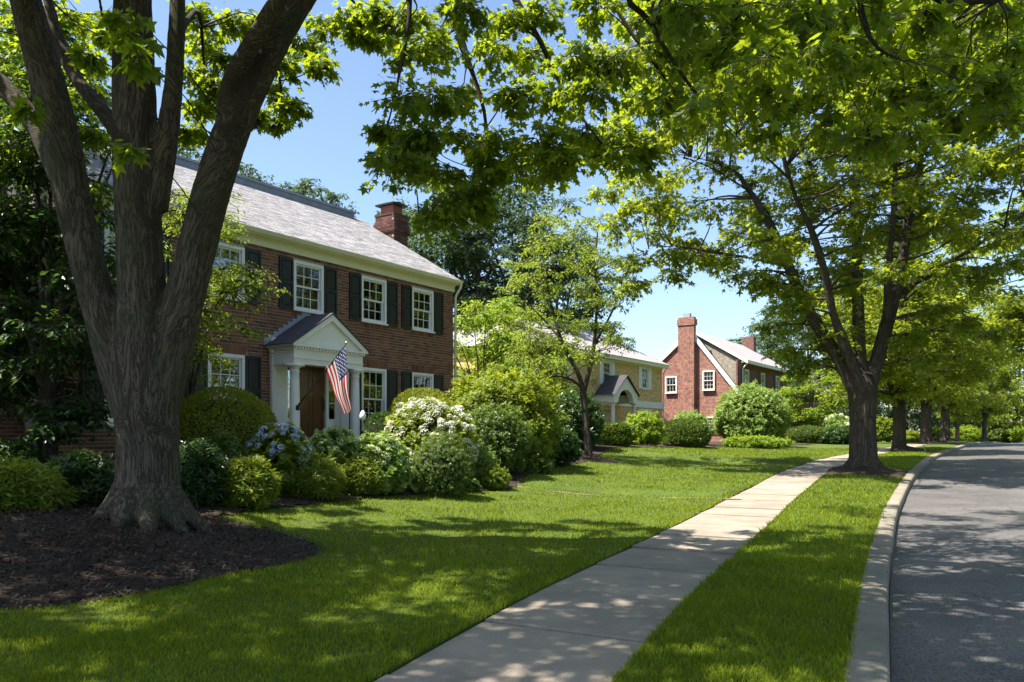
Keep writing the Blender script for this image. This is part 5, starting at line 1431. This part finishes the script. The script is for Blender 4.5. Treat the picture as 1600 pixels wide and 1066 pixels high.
while len(CY) < 120:
    px = ry_.uniform(785, 985); py = ry_.uniform(325, 620); e = ((px - 888) / 102) ** 2 + ((py - 470) / 150) ** 2
    if e > 1 or (px > 900 and py > 575) or (px > 955 and py > 540): continue
    CY.append((*P(px, py, dY + ry_.uniform(-1.8, 1.8)), ry_.uniform(.4, .62)))
canopy(yt, yb, CY, limb_nodes(limY[1:]), 10, 10, .125, 'locust', .09, T=TS, brad=.03, droop=.15)

# the farther street trees
st3 = auto_tree('street_maple', 'second street maple with shorter grey trunk in its mulch ring', T3[0], T3[1], 12.5, 2.6, 4.6, 'maple_light', leaf=.26, nclump=115, per=17, k=12, T=TS, tr=.36, crad=1.25, seed=12, group='maples along the verge', zc=7.2)
tree_copy(st3, T4[0], T4[1], (1.12, 1.12), 2.2, 'third street maple, thick dark trunk beyond the second', 'maples along the verge')
tree_copy(st3, T5[0], T5[1], (1.12, 1.08), 3.8, 'fourth street maple, pale trunk farthest along the verge', 'maples along the verge')
tree_copy(st3, P(1538, 0, 88)[0], 88, (.72, .95), 5.0, 'thin dark trunked tree standing alone at the street end')
tree_copy(st3, P(1496, 0, 84)[0], 84, (.62, .9), .7, 'slim dark tree right of the pale fourth street trunk')
# far side of the street; first two unseen, added for window reflections
tree_copy(st3, 30.5, 31, (1.35, 1.25), 1.0, 'large tree across the street beside the road, unseen beyond the right edge')
tree_copy(st3, 22.5, 17, (1.35, 1.2), 2.6, 'unseen leafy tree on the lawn across the street from the brick house')
tree_copy(st3, 32.3, 43, (1.3, 1.3), 4.1, 'leafy tree across the street opposite the second maple')

# ------------------------------------------------------------------ shrubs
def shell(n, rx, ry, h, e=2.0, lump=.1, sc=2.2, inner=.78, low=-.35, seed=0):
    d = unit(rng.normal(0, 1, (int(n * 1.9), 3))); d = d[d[:, 2] > low][:n]; n = len(d)
    q = d / (np.abs(d) ** e).sum(1, keepdims=True) ** (1 / e)
    ln = np.array([mnoise.noise(Vector((v[0] * sc + seed, v[1] * sc, v[2] * sc + 7))) + .5 * mnoise.noise(Vector((v[0] * sc * 2.7 + seed, v[1] * sc * 2.7, v[2] * sc * 2.7))) for v in d])
    r = (1 + lump * ln) * (1 - (1 - inner) * rng.uniform(0, 1, n) ** 2.2)
    up = np.where(q[:, 2] > 0, .56 * h, .44 * h)
    pos = np.stack([q[:, 0] * rx * r, q[:, 1] * ry * r, .44 * h + q[:, 2] * up * r], -1)
    out = unit(np.stack([d[:, 0] / rx, d[:, 1] / ry, d[:, 2] / (.5 * h)], -1))
    return pos, out

def core(parent, rx, ry, h, e, k=.8):  # solid dark core standing in for the shaded inside, not modelled stems
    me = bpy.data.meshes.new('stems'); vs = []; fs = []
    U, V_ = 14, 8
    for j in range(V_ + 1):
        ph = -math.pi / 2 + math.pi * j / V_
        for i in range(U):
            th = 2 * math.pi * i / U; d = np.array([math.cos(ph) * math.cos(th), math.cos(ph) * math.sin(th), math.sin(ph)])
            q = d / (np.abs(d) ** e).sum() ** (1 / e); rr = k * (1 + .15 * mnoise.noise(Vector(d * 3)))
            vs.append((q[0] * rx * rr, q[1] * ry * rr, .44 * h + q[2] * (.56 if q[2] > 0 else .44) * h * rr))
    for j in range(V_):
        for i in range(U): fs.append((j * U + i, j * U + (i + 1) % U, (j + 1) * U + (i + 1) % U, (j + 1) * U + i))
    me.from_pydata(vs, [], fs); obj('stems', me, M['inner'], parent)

_heads = {}
def head(mat, r, n, T=TR, dome=.75):
    key = (mat, r)
    if key not in _heads:
        d = unit(rng.normal(0, 1, (n * 2, 3)))
        d = d[d[:, 2] > -.25][:n]; pos = d * np.array([r, r, r * dome]); ax = unit(np.cross(d, rng.normal(0, 1, d.shape)))
        v, f = leaf_arrays(pos, ax, d + rng.normal(0, .3, d.shape), r * .42 * rng.uniform(.7, 1.2, len(d)), T)
        me = npmesh('flower_head', v, f, np.repeat(rng.uniform(0, 1, len(d)), len(T[1]))); me.materials.append(M[mat]); _heads[key] = me
    return _heads[key]

def shrub(name, label, x0, x1, yt_, yb_, mat, style='leafy', n=900, leaf=.1, D=None, e=2.0, lump=.12, group=None, flowers=None, T=None, dy=.85, cat='shrub', hit_x=None, sprig=.0):
    cx = (x0 + x1) / 2
    if D is None: _, D = hit(hit_x or cx, yb_)
    rx = (x1 - x0) / 2 / F * D; Dc = D + rx * dy; rx = (x1 - x0) / 2 / F * Dc; ry = rx * dy
    X = (cx - 800) / F * Dc; zg = g(X, Dc); h = max(.2, (HZ - yt_) / F * Dc + EYE - zg)
    root = thing(name, label, cat, (X, Dc, zg - .02), 0, group)
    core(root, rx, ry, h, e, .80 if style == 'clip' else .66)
    sd_ = rng.uniform(0, 50); o0_ = np.zeros(3)
    if style == 'clip':
        pos, out = shell(n, rx, ry, h, e, lump, inner=.86, low=-.75, seed=sd_)
        ax = out * .7 + rng.normal(0, .55, pos.shape); ax[:, 2] += .15
        leaf_obj('foliage', pos, ax, out + rng.normal(0, .6, pos.shape), leaf * rng.uniform(.6, 1.3, len(pos)), T or TS, M[mat], root, o0_)
    else:
        pos, out = shell(n, rx, ry, h, e, lump * 1.6, inner=.58, low=-.8, seed=sd_); m = len(pos)
        tip = unit(out * .6 + np.array([0, 0, .75]) + rng.normal(0, .3, pos.shape)); tip2 = tip
        pos = pos + tip * (rng.uniform(0, 1, (m, 1)) ** 3) * (sprig or leaf * 1.2)
        u = unit(np.cross(tip, [.3, .2, 1.])); w = np.cross(tip, u); K = 7
        a = (np.arange(K)[None] * 2.399 + rng.uniform(0, 6.28, (m, 1)))[..., None]; el = rng.uniform(.15, .8, (m, K, 1))
        rad = u[:, None] * np.cos(a) + w[:, None] * np.sin(a)
        ax = tip[:, None] * el + rad * 1.0; ax[..., 2] -= .05
        pp = pos[:, None] - tip[:, None] * (np.arange(K)[None, :, None] * leaf * .16)
        nr = tip[:, None] * 1.0 - rad * .2 + rng.normal(0, .2, (m, K, 3))
        leaf_obj('foliage', pp.reshape(-1, 3), ax.reshape(-1, 3), nr.reshape(-1, 3), (leaf * rng.uniform(.65, 1.2, (m, K))).ravel(), T or TS, M[mat], root, o0_)
    if flowers:
        fm, fn, fr_, fl_ = flowers
        pos, out = shell(fn, rx * 1.03, ry * 1.03, h * 1.04, e, lump, inner=.95, low=fl_, seed=sd_)
        me = head(fm, fr_, 46)
        for p_, d_ in zip(pos, out):
            if d_[1] > .55: continue
            o = bpy.data.objects.new('flower_head', me); link(o, root); o.location = tuple(p_)
            o.rotation_euler = Vector(tuple(d_ + np.array([0, 0, .6]))).to_track_quat('Z', 'Y').to_euler(); s_ = rng.uniform(.7, 1.25); o.scale = (s_,) * 3
    return root

S = shrub
S('yew_bush', 'large round clipped yellow-green yew left of the porch', 268, 436, 604, 742, 'yew', 'clip', 26000, .055, D=14.6, lump=.06, T=T1T)
S('yew_bush', 'clipped yew dome behind the white flowering hydrangea', 600, 722, 605, 700, 'yew', 'clip', 16000, .06, D=21.4, lump=.05, T=T1T)
S('yew_bush', 'small dark yew below the tall window right of the porch', 566, 625, 642, 700, 'dark_leaf', 'clip', 6000, .06, D=19.4, T=T1T)
S('leafy_shrub', 'sunlit leafy shrub at the lower left edge of the view', -60, 92, 726, 852, 'shrub', n=1500, leaf=.14, D=9.9, T=TL)
S('leafy_shrub', 'darker leafy shrub between the left edge shrub and the big trunk', 70, 190, 712, 842, 'dark_leaf', n=1300, leaf=.13, D=10.9, T=TL)
S('leafy_shrub', 'low dark shrub at the far left behind the sunlit shrub', -90, 60, 690, 800, 'dark_leaf', n=900, leaf=.13, D=12.4, T=TL)
S('leafy_shrub', 'dark shrub right behind the big trunk under the round yew', 262, 350, 690, 806, 'dark_leaf', n=1200, leaf=.10, D=12.6, T=TL)
S('leafy_shrub', 'dark green shrub under the yew left of the blue flowers', 312, 384, 680, 770, 'box', n=1100, leaf=.09, D=13.8)
S('leafy_shrub', 'mid green shrub in front of the blue hydrangea', 340, 432, 716, 804, 'shrub', n=1100, leaf=.105, T=TL)
S('blue_hydrangea', 'hydrangea with blue flower heads between the yew and the green shrubs', 384, 486, 668, 770, 'shrub', n=900, leaf=.12, D=14.6, flowers=('blue_petal', 110, .085, .1), T=TR)
S('leafy_shrub', 'wide bright leafy shrub in front of the cream hydrangea, left part', 436, 536, 716, 788, 'shrub', n=1300, leaf=.105, T=TL)
S('leafy_shrub', 'bright leafy shrub right of the centre shrub at the lawn edge', 506, 598, 712, 780, 'shrub', n=1200, leaf=.105, T=TL)
S('cream_hydrangea', 'pale green hydrangea with cream flower heads below the door', 474, 566, 674, 750, 'shrub_pale', n=1000, leaf=.12, D=16.0, flowers=('cream_petal', 60, .07, .1), T=TR)
S('cream_hydrangea', 'pale green hydrangea with cream heads right of the flag', 548, 636, 682, 762, 'shrub_pale', n=1000, leaf=.12, D=16.2, flowers=('cream_petal', 60, .07, .1), T=TR)
S('white_hydrangea', 'tall hydrangea covered in white flower heads before the yew dome', 598, 742, 630, 735, 'shrub', n=1300, leaf=.12, D=18.6, flowers=('white_petal', 240, .085, -.35), T=TR)
S('boxwood', 'round dark green boxwood in front of the white hydrangea', 640, 742, 677, 766, 'box', 'leafy', 2200, .05, lump=.12, D=16.9)
S('leafy_shrub', 'small light shrub right of the round boxwood', 722, 778, 700, 752, 'shrub_pale', n=700, leaf=.10, D=19.4, T=TL)
S('boxwood', 'small bright green mounded shrub at the bed corner by the walk', 738, 796, 727, 769, 'shrub', 'leafy', 900, .055)
S('spreading_shrub', 'large bright topped spreading shrub at the corner of the brick house', 693, 876, 581, 712, 'shrub', n=2300, leaf=.15, D=22.5, lump=.2)
S('privet_shrub', 'dark grey-green upright shrub in front of the large spreading one', 722, 832, 632, 745, 'box', n=1900, leaf=.085, D=20.8, lump=.1)
S('leafy_shrub', 'dark shrub left of the young tree trunk', 836, 906, 668, 728, 'dark_leaf', n=1100, leaf=.11, D=25.0)
S('leafy_shrub', 'dark green shrub between the spreading shrub and the young tree', 800, 872, 650, 735, 'box', n=1000, leaf=.11, D=24.0)
S('evergreen_shrub', 'tall dark shrub behind the young tree trunk', 850, 942, 612, 706, 'dark_leaf', n=1500, leaf=.15, D=33)
S('hosta', 'variegated hosta clump by the bare mulch patch', 634, 672, 752, 774, 'hosta', n=60, leaf=.2, T=TR, cat='plant', group='hostas along the lawn edge')
S('hosta', 'variegated hosta clump nearest the round boxwood', 666, 700, 750, 771, 'hosta', n=60, leaf=.2, T=TR, cat='plant', group='hostas along the lawn edge')
S('hosta', 'pale hosta clump behind the other two', 606, 648, 742, 766, 'hosta', n=60, leaf=.2, D=17.3, T=TR, cat='plant', group='hostas along the lawn edge')
S('ground_plant', 'low blue-green plant below the boxwood', 694, 742, 748, 771, 'box', n=260, leaf=.14, T=TR, cat='plant')
S('ground_plant', 'low leafy plants at the bed edge below the dark shrub', 800, 862, 716, 742, 'box', n=260, leaf=.15, T=TR, cat='plant')
S('clipped_hedge', 'boxy clipped hedge in front of the yellow house porch', 930, 984, 662, 704, 'box', 'clip', 9000, .11, D=36, e=4, lump=.04)
S('leafy_shrub', 'bright yellow-green shrub below the yellow house right window', 974, 1036, 645, 700, 'lime', n=1300, leaf=.15, D=39)
S('clipped_hedge', 'long rounded clipped hedge in front of the red gable wall', 1034, 1106, 657, 697, 'box', 'clip', 10000, .12, D=42, e=3, lump=.05)
S('leafy_shrub', 'bright shrub behind the rounded hedge at the red gable', 1046, 1112, 643, 690, 'shrub_pale', n=1100, leaf=.17, D=46)
S('dome_tree', 'large pale green dome shaped shrub on short stems before the red house', 1116, 1230, 602, 680, 'shrub_pale', n=2600, leaf=.2, D=47, lump=.1)
S('clipped_hedge', 'low clipped hedge right of the dome shrub', 1232, 1292, 667, 692, 'box', 'clip', 7000, .13, D=56, e=3)
S('leafy_shrub', 'shrub with pale flowers between hedge and street maple', 1288, 1334, 650, 691, 'shrub_pale', n=900, leaf=.2, D=58, flowers=('white_petal', 25, .16, .0))
S('leafy_shrub', 'bright shrubs between the two nearest street trunks', 1362, 1396, 655, 692, 'shrub', n=800, leaf=.24, D=66)
S('leafy_shrub', 'low bright shrub right of the second street trunk', 1412, 1436, 676, 694, 'shrub', n=500, leaf=.24, D=64)
S('leafy_shrub', 'low dark hedge under the layered yellow-green tree', 1284, 1330, 668, 692, 'dark_leaf', n=600, leaf=.2, D=55)
S('ground_plant', 'strip of low yellow-green plants under the dome shrub', 1130, 1236, 681, 692, 'lime', n=700, leaf=.15, D=45, dy=.3, cat='plant')
S('leafy_shrub', 'grey-green shrub line at the street end right of the lone trunk', 1540, 1590, 664, 694, 'box', n=900, leaf=.3, D=96)
S('leafy_shrub', 'bright shrub at the street end left of the lone trunk', 1488, 1532, 668, 694, 'lime', n=900, leaf=.3, D=97)
S('leafy_shrub', 'bright shrub at the right edge at the street end', 1582, 1640, 660, 694, 'lime', n=900, leaf=.3, D=93)
S('leafy_shrub', 'low bright shrub between the third and fourth street trunks', 1440, 1490, 670, 693, 'shrub', n=700, leaf=.3, D=92)
# stems of the dome shrub



# garden light on a leaning stake by the porch
gl_ = thing('garden_light', 'small white lamp on a leaning stake right of the porch', 'lamp', tuple(P(590, 668, 17.6)))
a_ = Vector(P(592, 672, 17.6)); b_ = Vector(P(569, 650, 17.8)); MB().tube([(0, 0, -.5), (0, 0, 0), tuple(b_ - Vector(P(590, 668, 17.6)))], .012, 6).build('stake', M['metal'], gl_)
MB().lathe([(.02, .1), (.05, .06), (.075, -.02), (.06, -.10), (.02, -.12)], tuple(b_ - Vector(P(590, 668, 17.6)) + Vector((-.03, 0, .02))), 12).build('lamp_head', M['white'], gl_, smooth=True)
# fallen twig by the kerb beside the third trunk
fb = np.array(P(1447, 705, 41)); fb[2] = g(fb[0], fb[1]) + .05
fbr = thing('fallen_branch', 'bare forked dead twig leaning on the kerb beyond the second street tree', 'branch', tuple(fb))
MB().tube([(0, 0, 0), (-.12, 0, .35), (-.22, .05, .75)], [.025, .018, .006], 5).tube([(0, 0, 0), (.15, 0, .08), (.4, .1, .12)], [.025, .018, .008], 5).tube([(-.1, 0, .28), (.02, .03, .5)], [.012, .005], 5).build('stick', M['kerb'], fbr)
